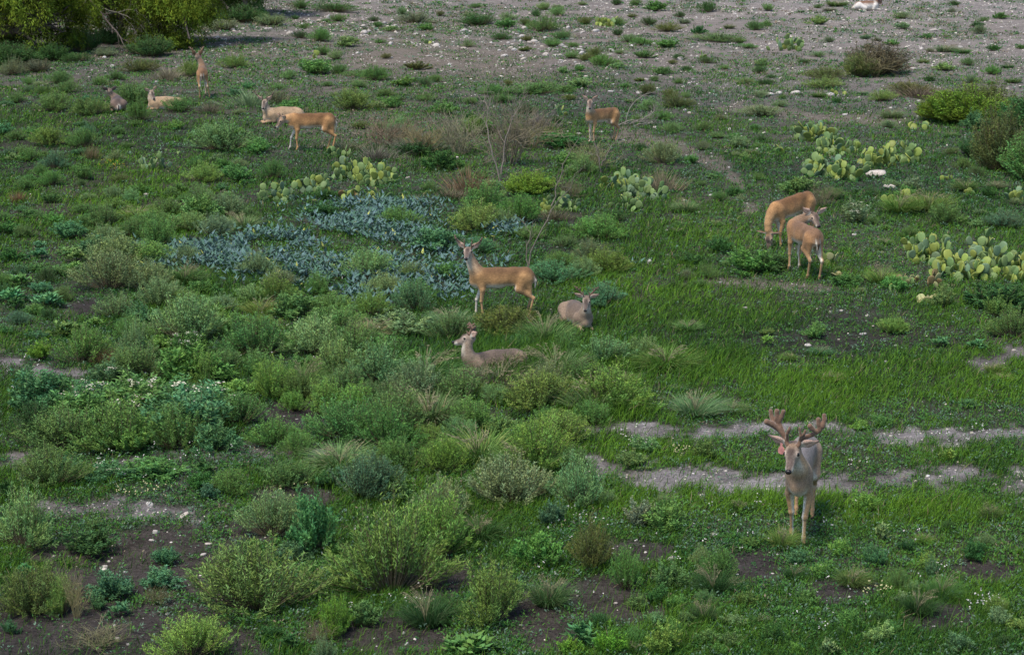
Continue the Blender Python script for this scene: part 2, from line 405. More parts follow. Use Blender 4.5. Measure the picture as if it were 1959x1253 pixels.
def build_forbs():
    r, px, py, x, y, z = scatter(150000, 12)
    f = veg(px, py, x, y)
    k = r.random(len(px)) < f['F'] * .85; px, py, x, y, z = px[k], py[k], x[k], y[k], z[k]; f = {a: b[k] for a, b in f.items()}
    n = len(px); m = 9
    s = np.repeat(project(x, y, z)[2], m)
    rad = np.repeat(r.uniform(.03, .12, n), m) * np.repeat(np.where(py < 300, 1.6, 1.0), m)
    a = r.random(n * m) * 2 * np.pi; q = np.sqrt(r.random(n * m))
    c0 = np.repeat(np.stack([x, y, z], 1), m, 0)
    hh = np.repeat(r.uniform(.02, .13, n) * np.where(py < 250, .7, 1), m) * (1 - .6 * q)
    P = c0 + np.stack([np.cos(a) * q * rad, np.sin(a) * q * rad, hh * r.uniform(.3, 1, n * m)], 1)
    D = norm(np.stack([np.cos(a), np.sin(a), r.uniform(.1, 1.3, n * m)], 1))
    L = np.maximum(.030, 4.2 / s) * r.uniform(.7, 1.5, n * m); W = L * r.uniform(.28, .5, n * m)
    t = np.repeat(r.random(n) + (f['Y'] - .3) * .7, m)[:, None].clip(0, 1)
    col = np.array([0.030, 0.105, 0.034]) * (1 - t) + np.array([0.080, 0.195, 0.034]) * t
    g = np.repeat(r.random(n) < .22, m)[:, None]; col = np.where(g, np.array([0.11, 0.185, 0.125]), col)
    b = np.repeat(r.random(n) < .30 * f['B'] ** 2, m)[:, None]; col = np.where(b, np.array([0.19, 0.155, 0.11]), col)
    col = col * r.uniform(.7, 1.3, (n * m, 1))
    V, F, C = leaves(P, D, L, W, col, norm(np.stack([r.normal(0, .5, n * m), r.normal(0, .5, n * m), np.ones(n * m)], 1)), .1, r)
    acc = Acc(); acc.add(V, F, None, C)
    o = link('low_weeds', acc.mesh('low_weeds', M_grass)); tag(o, 'low broad leaved weeds and herbs covering the ground between the grass', 'weeds', kind='stuff')
ICO_V = None
def ico():
    import bmesh
    bm = bmesh.new(); bmesh.ops.create_icosphere(bm, subdivisions=1, radius=1)
    V = np.array([v.co[:] for v in bm.verts]); F = np.array([[v.index for v in f.verts] for f in bm.faces]); bm.free()
    return V, F
def build_gravel():
    IV, IF = ico()
    r, px, py, x, y, z = scatter(110000, 13, pw=2.0)
    f = veg(px, py, x, y); s = project(x, y, z)[2]
    cl = np.clip(fbm(x / 2.0 + 40, y / 2.0, 3) * 2.4 - .75, 0.05, 1)
    k = r.random(len(px)) < np.clip(f['K'] * cl, .015, 1) * .9; x, y, z, px, py, s = x[k], y[k], z[k], px[k], py[k], s[k]; n = len(x)
    R0 = np.maximum(.010, 1.15 / s) * np.exp(r.normal(0, .38, n)); R0 = np.minimum(R0, 3.6 / s + .01)
    sc = np.stack([R0 * r.uniform(.9, 1.7, n), R0 * r.uniform(.8, 1.4, n), R0 * r.uniform(.35, .7, n)], 1)
    a = r.random(n) * np.pi; ca, sa = np.cos(a), np.sin(a)
    V = IV[None] * (1 + r.normal(0, .13, (n, len(IV), 1))) * sc[:, None]
    V = np.stack([V[..., 0] * ca[:, None] - V[..., 1] * sa[:, None], V[..., 0] * sa[:, None] + V[..., 1] * ca[:, None], V[..., 2]], -1)
    V = V + np.stack([x, y, z + sc[:, 2] * .3], 1)[:, None]
    F = (IF[None] + np.arange(n)[:, None, None] * len(IV)).reshape(-1, 3)
    tone = r.uniform(.6, 1.55, (n, 1)); wm = r.random((n, 1)); c = (np.array([.46, .44, .42]) * (1 - wm) + np.array([.50, .45, .37]) * wm) * tone
    acc = Acc(); acc.add(V.reshape(-1, 3), None, F, np.repeat(c, len(IV), 0))
    o = link('gravel', acc.mesh('gravel', M_gravel)); tag(o, 'small pale limestone pebbles strewn over the dry ground and the tracks', 'gravel', kind='stuff')
def build_flowers():
    r = np.random.default_rng(15); Ps = []; Cs = []
    for (cx, cy, rx, ry, n, c) in [(1220, 862, 30, 10, 26, 0), (1300, 875, 20, 8, 14, 1), (1840, 840, 60, 14, 20, 0), (1640, 890, 30, 8, 8, 0), (1880, 1170, 40, 14, 26, 0), (1680, 1145, 30, 14, 16, 1), (1800, 1100, 20, 8, 8, 0), (1570, 1215, 10, 6, 5, 0), (1500, 1080, 300, 120, 60, 0), (1100, 1080, 120, 90, 30, 0),
                               (280, 950, 60, 14, 26, 1), (300, 770, 120, 60, 60, 0), (330, 900, 160, 40, 30, 0), (40, 720, 50, 40, 16, 0), (560, 960, 40, 20, 14, 1), (720, 1100, 120, 90, 40, 0), (220, 320, 30, 8, 30, 2), (1200, 835, 40, 6, 12, 0), (1100, 1000, 60, 20, 12, 0), (600, 640, 200, 120, 30, 0)]:
        a = r.random(n) * 6.283; q = np.sqrt(r.random(n)); x, y, z = ground(cx + np.cos(a) * q * rx, cy + np.sin(a) * q * ry)
        k = 3; b = np.repeat(np.stack([x, y, z + r.uniform(.04, .16, n)], 1), k, 0) + r.normal(0, .010, (n * k, 3)); Ps.append(b)
        Cs.append(np.tile([(.62, .60, .56), (.60, .56, .30), (.60, .42, .06)][c], (n * k, 1)) * r.uniform(.7, 1.1, (n * k, 1)))
    P = np.concatenate(Ps); C = np.concatenate(Cs); n = len(P)
    V, F, C = leaves(P, norm(r.normal(size=(n, 3)) + [0, 0, .4]), .018, .016, C, norm(r.normal(0, .4, (n, 3)) + [0, -.4, 1]), 0, r); acc = Acc(); acc.add(V, F, None, C)
    o = link('wildflowers', acc.mesh('wildflowers', M_grass)); tag(o, 'tiny white and yellow wildflowers dotted through the grass and weeds', 'wildflowers', kind='stuff')
build_grass(); build_forbs(); build_gravel(); build_flowers()
# ------------------------------------------------------------------ shrubs and weeds: one of each kind, then copies
def bush_meshes(kind, seed):
    """unit bush: radius 0.5 in x/y, height about 1. returns (stems mesh, foliage mesh, flower mesh or None)"""
    r = np.random.default_rng(seed); st = Acc(); fo = Acc(); fl = None
    cfg = dict(feather=(170, 60, .055, .0100, 1.0, 1.05), leafy=(85, 50, .085, .025, .75, 1.0), fine=(170, 46, .038, .0100, .9, .95), flower=(85, 50, .085, .023, .7, 1.0),
               rosette=(34, 9, .26, .085, .9, .8), cedar=(300, 70, .036, .013, .9, .9))[kind]
    ns, nl, L, W, upr, hs = cfg
    LP = []; LD = []; LL = []; LW = []; LC = []; lobes = np.clip(r.normal(0, .2, (6, 2)), -.27, .27); lob_h = r.uniform(.45, 1.05, 6)
    for i in range(ns):
        j = r.integers(6); a = r.random() * 2 * np.pi; q = math.sqrt(r.random())
        tx = lobes[j, 0] + math.cos(a) * q * .30; ty = lobes[j, 1] + math.sin(a) * q * .30
        rr = min(1, math.hypot(tx, ty) / .62)
        h = hs * lob_h[j] * (1 - .6 * rr ** 2) * r.uniform(.72, 1.14)
        if r.random() < .07: h *= 1.2
        b = np.array([tx * .25, ty * .25, 0]); e = np.array([tx, ty, h]); m = (b + e) / 2 + np.array([tx * .2, ty * .2, -.02]) + r.normal(0, .02, 3)
        t = np.linspace(0, 1, 5)[:, None]; pts = b * (1 - t) ** 2 + 2 * m * t * (1 - t) + e * t * t
        tube(st, pts, np.linspace(.006, .002, 5), 3, None, False)
        tt = r.uniform(.22 if kind != 'rosette' else .5, 1.0, nl) ** .75; T = tt[:, None]
        P = b * (1 - T) ** 2 + 2 * m * T * (1 - T) + e * T * T + r.normal(0, .014, (nl, 3))
        ax = norm(2 * (1 - T) * (m - b) + 2 * T * (e - m))
        D = norm(ax * upr + norm(r.normal(size=(nl, 3))) * .75 + np.array([0, 0, .15]))
        LP.append(P); LD.append(D); LL.append(L * r.uniform(.6, 1.3, nl)); LW.append(W * r.uniform(.7, 1.3, nl))
        v = r.uniform(.75, 1.2); wv = r.uniform(-.12, .14)
        c = np.array([v * (1 + wv), v, v * (1 - wv)]); LC.append(c[None] * r.uniform(.8, 1.2, (nl, 1)))
    P, D, Ls, Ws, Cc = map(np.concatenate, (LP, LD, LL, LW, LC))
    nn = None if kind != 'rosette' else norm(np.stack([r.normal(0, .3, len(P)), r.normal(0, .3, len(P)), np.ones(len(P))], 1))
    V, F, C = leaves(P, D, Ls, Ws, Cc, nn, .12, r); V[:, 2] = np.maximum(V[:, 2], 0.0); fo.add(V, F, None, C)
    if kind == 'flower':
        fl = Acc()
        for _ in range(46):
            p = P[r.integers(len(P))]
            if p[2] < .45: continue
            c0 = p + np.array([0, 0, .09]); k = 12
            pp = c0 + r.normal(0, .028, (k, 3)) * [1, 1, .4]
            V, F, C = leaves(pp, norm(r.normal(size=(k, 3)) + [0, 0, .4]), .028, .026, np.ones((k, 3)), norm(r.normal(0, .5, (k, 3)) + [0, 0, 1]), 0, r); fl.add(V, F, None, C)
    nm = 'foliage'
    return (st.mesh('stems', M_stem), fo.mesh(nm, M_leaf), fl.mesh('blossoms', M_flower) if fl else None)
def tussock_mesh(seed, dry=0.15, n=900):
    r = np.random.default_rng(seed); a = r.random(n) * 2 * np.pi; q = np.sqrt(r.random(n)) * .3
    P = np.stack([np.cos(a) * q, np.sin(a) * q, np.zeros(n)], 1); sp = r.uniform(.1, 1.1, n)
    D = norm(np.stack([np.cos(a) * sp * .7 + .1, np.sin(a) * sp * .7, np.ones(n)], 1)); L = r.uniform(.45, 1.05, n)
    bd = np.stack([np.cos(a) * .7 + .25, np.sin(a) * .7, -.55 * np.ones(n)], 1)
    c = np.where((r.random(n) < dry)[:, None], np.array([2.3, 1.35, 1.9]), np.array([1, 1, 1.])) * r.uniform(.7, 1.25, (n, 1))
    V, F4, F3, C = blades(P, D, L, .0135, r.uniform(.15, .7, n), bd, c, r); ac = Acc(); V[:, 2] = np.maximum(V[:, 2], 0); ac.add(V, F4, F3, C)
    sh = Acc(); k = 26; a = r.random(k) * 2 * np.pi
    for i in range(k):      # arching seed heads
        d = np.array([math.cos(a[i]) * .4 + .2, math.sin(a[i]) * .4, 0]); hgt = r.uniform(.8, 1.2)
        t = np.linspace(0, 1, 6)[:, None]; pts = d * t ** 1.6 * .9 + np.array([0, 0, 1.]) * (t - .25 * t ** 3) * hgt
        tube(sh, pts, np.linspace(.004, .003, 6), 3, None, False)
        m = 10; tt = r.uniform(.72, 1, m)[:, None]; pp = d * tt ** 1.6 * .9 + np.array([0, 0, 1.]) * (tt - .25 * tt ** 3) * hgt
        V, F, C = leaves(pp, norm(r.normal(0, .4, (m, 3)) + d * 2), .055, .014, np.ones((m, 3)), None, .2, r); sh.add(V, F, None, C)
    return sh.mesh('seed_heads', M_twig), ac.mesh('blades', M_leaf)
def twig_rec(ac, p, d, L, rad, depth, r, up=.12, spread=.55):
    n = 5; pts = [p]; 
    for i in range(n):
        d = d + r.normal(0, .13, 3); d[2] += up * .25; d = d / np.linalg.norm(d); pts.append(pts[-1] + d * L / n)
    tube(ac, pts, np.linspace(rad, rad * .6, n + 1), 4 if rad > .01 else 3, None, False)
    if depth == 0: return
    for k in range(r.integers(2, 5)):
        q = pts[r.integers(2, n + 1)]; nd = d + r.normal(0, spread, 3); nd[2] += up; nd /= np.linalg.norm(nd)
        twig_rec(ac, q, nd, L * r.uniform(.5, .8), rad * .6, depth - 1, r, up, spread)
def brush_mesh(seed, n=34, depth=2, rad=.008, flat=1.0):
    r = np.random.default_rng(seed); ac = Acc()
    for i in range(n):
        a = r.random() * 2 * np.pi; q = r.random() * .16; s = r.uniform(.1, .7)
        d = np.array([math.cos(a) * s, math.sin(a) * s, flat]); d /= np.linalg.norm(d)
        twig_rec(ac, np.array([math.cos(a) * q, math.sin(a) * q, 0]), d, r.uniform(.35, .6), rad, depth, r)
    return ac.mesh('dry_twigs', M_twig)
def rough_mesh(seed):      # dry grassy bunch, fine upright straws
    r = np.random.default_rng(seed); n = 420; a = r.random(n) * 2 * np.pi; q = r.random(n) ** .7 * .55 * (.6 + .4 * np.sin(a * 3 + seed))
    P = np.stack([np.cos(a) * q, np.sin(a) * q, np.zeros(n)], 1); D = norm(np.stack([np.cos(a) * q * 1.2, np.sin(a) * q * 1.2, np.ones(n)], 1) + r.normal(0, .16, (n, 3)))
    V, F4, F3, C = blades(P, D, r.uniform(.3, 1, n) * (1.05 - q), .010, r.uniform(0, .25, n), np.stack([np.cos(a), np.sin(a), 0 * a], 1), np.ones((n, 3)) * r.uniform(.6, 1.3, (n, 1)), r)
    ac = Acc(); ac.add(V, F4, F3, C); return ac.mesh('dry_straws', M_leaf)
BUSH = {k: [bush_meshes(k, 100 + i * 7 + sum(map(ord, k))) for i in range(4)] for k in ('feather', 'leafy', 'fine', 'flower', 'rosette', 'cedar')}
TUSS = [tussock_mesh(300 + i) for i in range(4)]
BRUSH = [brush_mesh(400 + i) for i in range(4)]
STRAW = [rough_mesh(450 + i) for i in range(3)]
TINT = dict(yg=(0.185, 0.325, 0.072), g=(0.128, 0.262, 0.070), dg=(0.060, 0.150, 0.042), bg=(0.100, 0.232, 0.098), pale=(0.200, 0.325, 0.122), gray=(0.190, 0.265, 0.130), lime=(0.150, 0.310, 0.040),
            ol=(0.130, 0.175, 0.048), br=(0.170, 0.155, 0.115), or_=(0.26, 0.17, 0.09), straw=(0.27, 0.24, 0.15), mesq=(0.145, 0.215, 0.025), gb=(0.150, 0.148, 0.085))
CNAME = dict(yg='yellow-green', g='fresh green', dg='dark green', bg='bluish green', pale='pale green', gray='grey-green', lime='bright lime green', ol='olive', br='grey-brown', or_='orange-brown', straw='straw-coloured', mesq='yellow-green', gb='brownish grey')
KNAME = dict(feather=('feathery shrub', 'shrub'), leafy=('leafy weed bush', 'bush'), fine=('fine-leaved bushy herb', 'bush'), flower=('leafy bush topped with cream flower heads', 'bush'), rosette=('broad-leaved low plant', 'plant'),
             cedar=('dense rounded bush', 'bush'), tussock=('arching grass tussock', 'grass clump'), brush=('leafless twiggy bush', 'dry bush'), straw=('clump of dry straws', 'dry grass'))
ONAME = dict(feather='feathery_shrub', leafy='weed_bush', fine='herb_bush', flower='flowering_bush', rosette='broad_leaf_plant', cedar='round_bush', tussock='grass_tussock', brush='dry_bush', straw='dry_grass_clump')
GNAME = dict(feather='feathery shrubs on the field', leafy='leafy weed bushes', fine='fine-leaved herb bushes', flower='flowering bushes', rosette='broad-leaved plants', cedar='rounded bushes on the right', tussock='grass tussocks', brush='leafless dry bushes', straw='clumps of dry grass')
def plant(kind, px, py, wpx, hpx, tint, var=None, zs=1.0):
    """px,py = middle of its foot on the ground; wpx,hpx = its size in the photo"""
    p = G(px, py); s = S(px, py); W = wpx / s * (1.06 if py > 950 else 1.22 if py > 300 else 1.3); H = hpx / s / math.cos(ph(py)) * zs * (1.16 if py > 950 else 1.0 if py > 300 else .85)
    i = random.randrange(4) if var is None else var
    rz = random.random() * 6.28; c = np.array(TINT[tint]) * np.array([random.uniform(.88, 1.12) for _ in range(3)]) * random.uniform(.88, 1.12)
    c = (*c, 1)
    nm = ONAME[kind]
    e = bpy.data.objects.new(nm, None); e.empty_display_size = .1
    if kind == 'tussock': c = tuple(v * .75 for v in c[:3]) + (1,)
    if kind == 'tussock': parts = [('seed_heads', TUSS[i][0], (.85, .85, .55, 1)), ('blades', TUSS[i][1], c)]; sc = (W * .9, W * .9, H * 1.05)
    elif kind == 'brush': parts = [('dry_twigs', BRUSH[i], tuple(v * 4.6 for v in c[:3]) + (1,))]; sc = (W * .85, W * .85, H)
    elif kind == 'straw': parts = [('dry_straws', STRAW[i % 3], c)]; sc = (W, W, H)
    else:
        st, fo, fl = BUSH[kind][i]; parts = [('stems', st, (1, 1, 1, 1)), ('foliage', fo, c)] + ([('blossoms', fl, (1, 1, 1, 1))] if fl else []); sc = (W, W, H)
    if len(parts) == 1 :
        o = link(nm, parts[0][1]); o.location = p; o.rotation_euler = (0, 0, rz); o.scale = sc; o.color = parts[0][2]
    else:
        COL.objects.link(e); o = e; e.location = p; e.rotation_euler = (0, 0, rz); e.scale = sc
        for n_, me, cc in parts:
            q = link(n_, me, e); q.color = cc
    size = 'large' if wpx > 110 else 'medium' if wpx > 60 else 'small'
    if kind in ('brush', 'straw'): desc = f'{size} {CNAME[tint]} {KNAME[kind][0]}'
    else: desc = f'{size} {CNAME[tint]} {KNAME[kind][0]}'
    THINGS.append([o, px, py, desc, GNAME[kind]]); tag(o, None, KNAME[kind][1], GNAME[kind])
    return o
def B(kind, x0, x1, top, bot, tint, var=None):
    w_ = x1 - x0; cx = (x0 + x1) / 2; py = bot - .30 * w_ * math.sin(ph(bot)); h = max(py - top, 6)
    PLACED.append((cx, py, w_ / 2)); return plant(kind, cx, py, w_, h, tint, var)
PLACED = []
F_ = 'feather'
for a in [
    # near, bottom
    (F_, 368, 608, 1060, 1190, 'yg'), (F_, 636, 865, 990, 1155, 'yg'), (F_, 745, 905, 950, 1080, 'yg'), ('leafy', 548, 645, 948, 1065, 'bg'), (F_, 462, 580, 950, 1035, 'pale'),
    (F_, 850, 1015, 1088, 1205, 'yg'), (F_, 585, 685, 1150, 1228, 'lime'), ('leafy', 655, 745, 1145, 1205, 'g'), (F_, 290, 440, 1192, 1270, 'yg'), (F_, 590, 645, 1222, 1275, 'pale'),
    (F_, -20, 112, 950, 1060, 'pale'), (F_, -10, 142, 1092, 1182, 'ol'), (F_, 90, 150, 1110, 1180, 'yg'), ('leafy', 105, 225, 1010, 1068, 'dg'), ('leafy', 170, 265, 1092, 1150, 'bg'), ('leafy', 255, 345, 1085, 1135, 'bg'),
    ('leafy', 170, 205, 1140, 1168, 'bg'), ('rosette', 208, 250, 1150, 1182, 'bg'), ('leafy', 290, 350, 1050, 1085, 'bg'), ('leafy', 0, 35, 1185, 1215, 'bg'), ('rosette', 845, 950, 1215, 1262, 'g'), ('rosette', 1072, 1145, 1192, 1238, 'bg'),
    ('leafy', 520, 600, 1040, 1085, 'bg'), (F_, 800, 905, 1150, 1190, 'dg'), ('tussock', 770, 860, 1135, 1205, 'dg'), ('tussock', 1010, 1090, 1100, 1165, 'g'), ('tussock', 870, 960, 985, 1040, 'dg'),
    # mass on the left
    ('leafy', 0, 120, 695, 790, 'bg'), ('leafy', 85, 215, 738, 820, 'g'), (F_, 60, 215, 785, 868, 'g'), (F_, 150, 310, 765, 872, 'g'), ('leafy', 285, 445, 735, 850, 'bg'), ('flower', 195, 345, 720, 810, 'g'),
    ('flower', 300, 440, 728, 815, 'bg'), ('leafy', 365, 450, 790, 868, 'bg'), (F_, 290, 390, 775, 865, 'g'), ('flower', 120, 240, 728, 795, 'bg'), (F_, 30, 110, 770, 850, 'dg'), ('leafy', 215, 300, 800, 872, 'g'),
    (F_, 105, 205, 628, 702, 'g'), ('leafy', 58, 100, 648, 692, 'lime'), (F_, 228, 292, 612, 695, 'pale'), ('flower', 180, 245, 680, 735, 'bg'), ('leafy', 290, 425, 640, 735, 'g'), (F_, 355, 430, 675, 740, 'yg'), ('flower', 330, 400, 630, 690, 'g'),
    (F_, 480, 562, 680, 765, 'yg'), (F_, 500, 560, 700, 750, 'pale'), (F_, 40, 155, 858, 935, 'g'), ('flower', 172, 250, 880, 925, 'bg'), ('leafy', 215, 330, 880, 925, 'g'), (F_, 540, 592, 745, 788, 'yg'), ('leafy', 240, 300, 580, 625, 'bg'),
    (F_, 270, 350, 530, 590, 'pale'), (F_, 330, 420, 560, 620, 'g'), ('leafy', 400, 470, 600, 640, 'g'),
    # middle
    (F_, 545, 660, 608, 685, 'pale'), (F_, 610, 740, 618, 690, 'g'), (F_, 680, 790, 640, 700, 'g'), (F_, 630, 720, 735, 800, 'yg'), (F_, 690, 810, 735, 830, 'g'), ('tussock', 760, 880, 740, 815, 'pale'), (F_, 720, 810, 835, 905, 'g'), (F_, 795, 880, 835, 910, 'yg'),
    ('tussock', 855, 970, 815, 885, 'yg'), (F_, 970, 1095, 795, 905, 'yg'), ('tussock', 960, 1060, 840, 910, 'g'), (F_, 900, 1055, 885, 975, 'pale'), (F_, 1045, 1160, 885, 975, 'pale'), (F_, 960, 1095, 712, 790, 'yg'), (F_, 1105, 1240, 695, 785, 'yg'),
    ('tussock', 1080, 1190, 720, 790, 'pale'), (F_, 620, 765, 880, 965, 'bg'), (F_, 480, 580, 795, 860, 'g'), (F_, 540, 610, 830, 880, 'g'), (F_, 785, 905, 925, 1000, 'gray'), ('leafy', 700, 790, 900, 960, 'g'), ('tussock', 600, 700, 840, 900, 'pale'),
    ('tussock', 1290, 1370, 745, 800, 'pale'), ('tussock', 1010, 1110, 660, 720, 'pale'), (F_, 1100, 1210, 640, 700, 'pale'), ('tussock', 1230, 1320, 655, 710, 'yg'), (F_, 490, 590, 880, 935, 'g'), (F_, 400, 480, 900, 950, 'g'),
    (F_, 900, 1030, 588, 645, 'ol'), ('tussock', 1000, 1085, 600, 660, 'g'), (F_, 820, 910, 600, 655, 'g'), ('tussock', 900, 1010, 690, 745, 'straw'), ('tussock', 760, 870, 665, 730, 'g'), ('fine', 955, 1010, 635, 672, 'bg'),
    # below the lower track
    ('leafy', 1185, 1265, 962, 1015, 'gray'), ('leafy', 1235, 1335, 968, 1025, 'g'), ('leafy', 990, 1090, 1012, 1095, 'g'), (F_, 1080, 1180, 1005, 1092, 'ol'), (F_, 1165, 1232, 1058, 1132, 'g'), ('leafy', 1240, 1312, 1080, 1135, 'g'), (F_, 1325, 1405, 1055, 1118, 'g'),
    ('leafy', 1060, 1110, 1215, 1260, 'lime'), ('leafy', 1130, 1195, 1205, 1262, 'lime'), ('leafy', 1235, 1310, 1195, 1260, 'yg'), ('leafy', 1275, 1320, 1140, 1170, 'g'), ('leafy', 1030, 1090, 960, 1010, 'bg'), ('tussock', 1330, 1400, 1085, 1140, 'dg'),
    ('leafy', 1652, 1700, 1045, 1085, 'bg'), ('rosette', 1668, 1706, 1006, 1040, 'pale'), (F_, 1690, 1745, 1092, 1135, 'g'), ('leafy', 1765, 1800, 1070, 1108, 'bg'), ('tussock', 1600, 1660, 1085, 1125, 'g'), ('leafy', 1700, 1745, 1130, 1160, 'pale'), ('tussock', 1720, 1790, 1130, 1180, 'dg'),
    ('tussock', 1468, 1525, 1005, 1052, 'yg'), ('leafy', 1600, 1650, 1170, 1210, 'g'), ('rosette', 1560, 1600, 1225, 1262, 'pale'), ('leafy', 1500, 1550, 1050, 1085, 'bg'), ('leafy', 1800, 1860, 1210, 1250, 'bg'), ('leafy', 1885, 1940, 1160, 1205, 'pale'), ('tussock', 1770, 1830, 1100, 1150, 'g'),
    ('leafy', 1400, 1450, 1130, 1165, 'g'), ('leafy', 1330, 1385, 1200, 1240, 'g'), ('leafy', 1200, 1250, 1140, 1170, 'g'), ('tussock', 1320, 1370, 1150, 1195, 'dg'), ('leafy', 1180, 1240, 860, 895, 'g'), ('leafy', 1330, 1380, 840, 880, 'g'), ('rosette', 1800, 1830, 855, 885, 'yg'), ('leafy', 1210, 1260, 830, 870, 'pale'),
    # right and centre
    (F_, 1120, 1200, 472, 525, 'yg'), (F_, 1100, 1160, 455, 500, 'pale'), (F_, 1095, 1200, 412, 460, 'g'), ('cedar', 958, 1062, 322, 372, 'lime'), (F_, 865, 975, 345, 420, 'g'), (F_, 860, 960, 385, 445, 'yg'), (F_, 960, 1030, 370, 430, 'g'), (F_, 1010, 1110, 500, 545, 'bg'),
    (F_, 1110, 1200, 540, 590, 'bg'), ('fine', 1040, 1110, 470, 520, 'g'), ('cedar', 1671, 1732, 598, 640, 'yg'), ('tussock', 1690, 1752, 362, 410, 'yg'), ('tussock', 1740, 1812, 358, 405, 'yg'), (F_, 1770, 1842, 388, 432, 'g'), ('flower', 1608, 1662, 385, 428, 'gray'),
    ('leafy', 1500, 1570, 330, 370, 'g'), ('fine', 1570, 1625, 355, 385, 'g'), ('tussock', 1660, 1710, 505, 545, 'yg'), ('leafy', 1400, 1480, 470, 525, 'g'), ('leafy', 1430, 1500, 480, 520, 'dg'), ('leafy', 1585, 1640, 515, 550, 'g'), ('rosette', 1850, 1890, 650, 675, 'bg'), ('rosette', 1780, 1815, 640, 665, 'bg'),
    ('leafy', 1780, 1830, 545, 590, 'g'), ('leafy', 1830, 1959, 540, 600, 'dg'), (F_, 1895, 1975, 590, 650, 'g'), ('leafy', 1880, 1930, 560, 610, 'yg'), ('fine', 1870, 1959, 395, 440, 'bg'), (F_, 1200, 1260, 640, 690, 'pale'), ('leafy', 1690, 1740, 520, 560, 'g'), ('fine', 1150, 1200, 395, 425, 'dg'),
    (F_, 1240, 1310, 272, 315, 'pale'), ('fine', 1265, 1328, 172, 207, 'ol'), ('fine', 1420, 1500, 190, 225, 'gray'), ('fine', 1325, 1425, 58, 82, 'g'), ('fine', 1010, 1068, 18, 62, 'g'), ('fine', 965, 1078, 148, 182, 'g'), ('fine', 1250, 1300, 38, 62, 'ol'), ('fine', 1550, 1620, 120, 155, 'ol'),
    (F_, 880, 935, 215, 262, 'yg'), ('leafy', 1030, 1120, 245, 285, 'dg'), (F_, 965, 1010, 225, 268, 'g'), ('leafy', 1060, 1130, 290, 325, 'g'), (F_, 1090, 1140, 295, 335, 'pale'), ('fine', 1700, 1790, 145, 185, 'ol'), ('fine', 1660, 1710, 165, 195, 'yg'), ('fine', 1540, 1610, 140, 170, 'yg'),
    # upper left
    (F_, 638, 712, 163, 212, 'yg'), (F_, 690, 745, 120, 155, 'g'), ('fine', 660, 735, 128, 150, 'g'), ('leafy', 570, 640, 105, 145, 'g'), ('leafy', 540, 590, 185, 215, 'g'), (F_, 423, 472, 98, 132, 'yg'), (F_, 345, 385, 112, 148, 'yg'), (F_, 72, 140, 172, 215, 'g'), (F_, 140, 205, 178, 222, 'g'),
    (F_, 18, 50, 173, 198, 'g'), (F_, 218, 300, 150, 200, 'g'), (F_, 245, 290, 185, 232, 'g'), (F_, 72, 135, 235, 280, 'yg'), (F_, 130, 185, 240, 284, 'g'), (F_, 385, 485, 222, 290, 'pale'), ('fine', 310, 385, 175, 215, 'g'), (F_, 355, 425, 310, 350, 'yg'), ('leafy', 425, 485, 308, 350, 'g'),
    ('straw', 160, 190, 268, 305, 'or_'), ('straw', 20, 50, 358, 388, 'or_'), ('fine', 205, 250, 330, 350, 'ol'), (F_, 335, 400, 405, 445, 'pale'), (F_, 370, 440, 410, 455, 'gray'), ('leafy', 100, 170, 420, 460, 'bg'), ('leafy', 160, 225, 440, 485, 'bg'), (F_, 330, 385, 470, 515, 'pale'),
    ('fine', 740, 800, 230, 265, 'gray'), ('leafy', 760, 820, 265, 300, 'dg'), (F_, 735, 790, 215, 255, 'pale'), ('leafy', 800, 870, 285, 330, 'dg'), ('leafy', 470, 520, 260, 295, 'g'), (F_, 500, 545, 305, 345, 'g'), ('leafy', 590, 650, 385, 420, 'dg'), ('leafy', 600, 640, 360, 385, 'dg'),
    ('fine', 880, 960, 20, 50, 'dg'), ('fine', 600, 680, 0, 25, 'dg'), ('fine', 760, 830, 15, 45, 'gray'), ('fine', 480, 560, 20, 50, 'gray'),
    # over and around the blue-grey gourd leaves
    (F_, 730, 800, 395, 440, 'g'), (F_, 650, 750, 480, 540, 'pale'), ('leafy', 780, 870, 430, 480, 'bg'), (F_, 490, 560, 520, 580, 'yg'), (F_, 240, 320, 500, 560, 'pale'), (F_, 460, 530, 480, 530, 'pale'), ('leafy', 830, 890, 500, 540, 'g'), (F_, 590, 680, 560, 600, 'g'), (F_, 760, 840, 540, 600, 'bg'),
    (F_, 860, 940, 455, 485, 'bg'), (F_, 930, 1000, 400, 440, 'pale'),
    # dry things
    ('brush', 690, 790, 205, 285, 'br'), ('brush', 760, 860, 215, 295, 'gb'), ('brush', 825, 935, 185, 300, 'br'), ('brush', 900, 1040, 170, 320, 'br'), ('brush', 960, 1060, 200, 290, 'gb'), ('straw', 855, 935, 308, 375, 'or_'), ('straw', 750, 855, 240, 295, 'br'), ('straw', 1000, 1060, 195, 250, 'br'),
    ('straw', 378, 425, 185, 218, 'gb'), ('straw', 290, 350, 115, 155, 'straw'), ('brush', 1085, 1180, 262, 330, 'gb'), ('brush', 1625, 1720, 85, 150, 'gb'), ('cedar', 1610, 1730, 66, 145, 'gb'), ('cedar', 1600, 1680, 95, 150, 'ol'), ('straw', 1715, 1800, 150, 190, 'br'), ('straw', 1230, 1300, 310, 370, 'straw'),
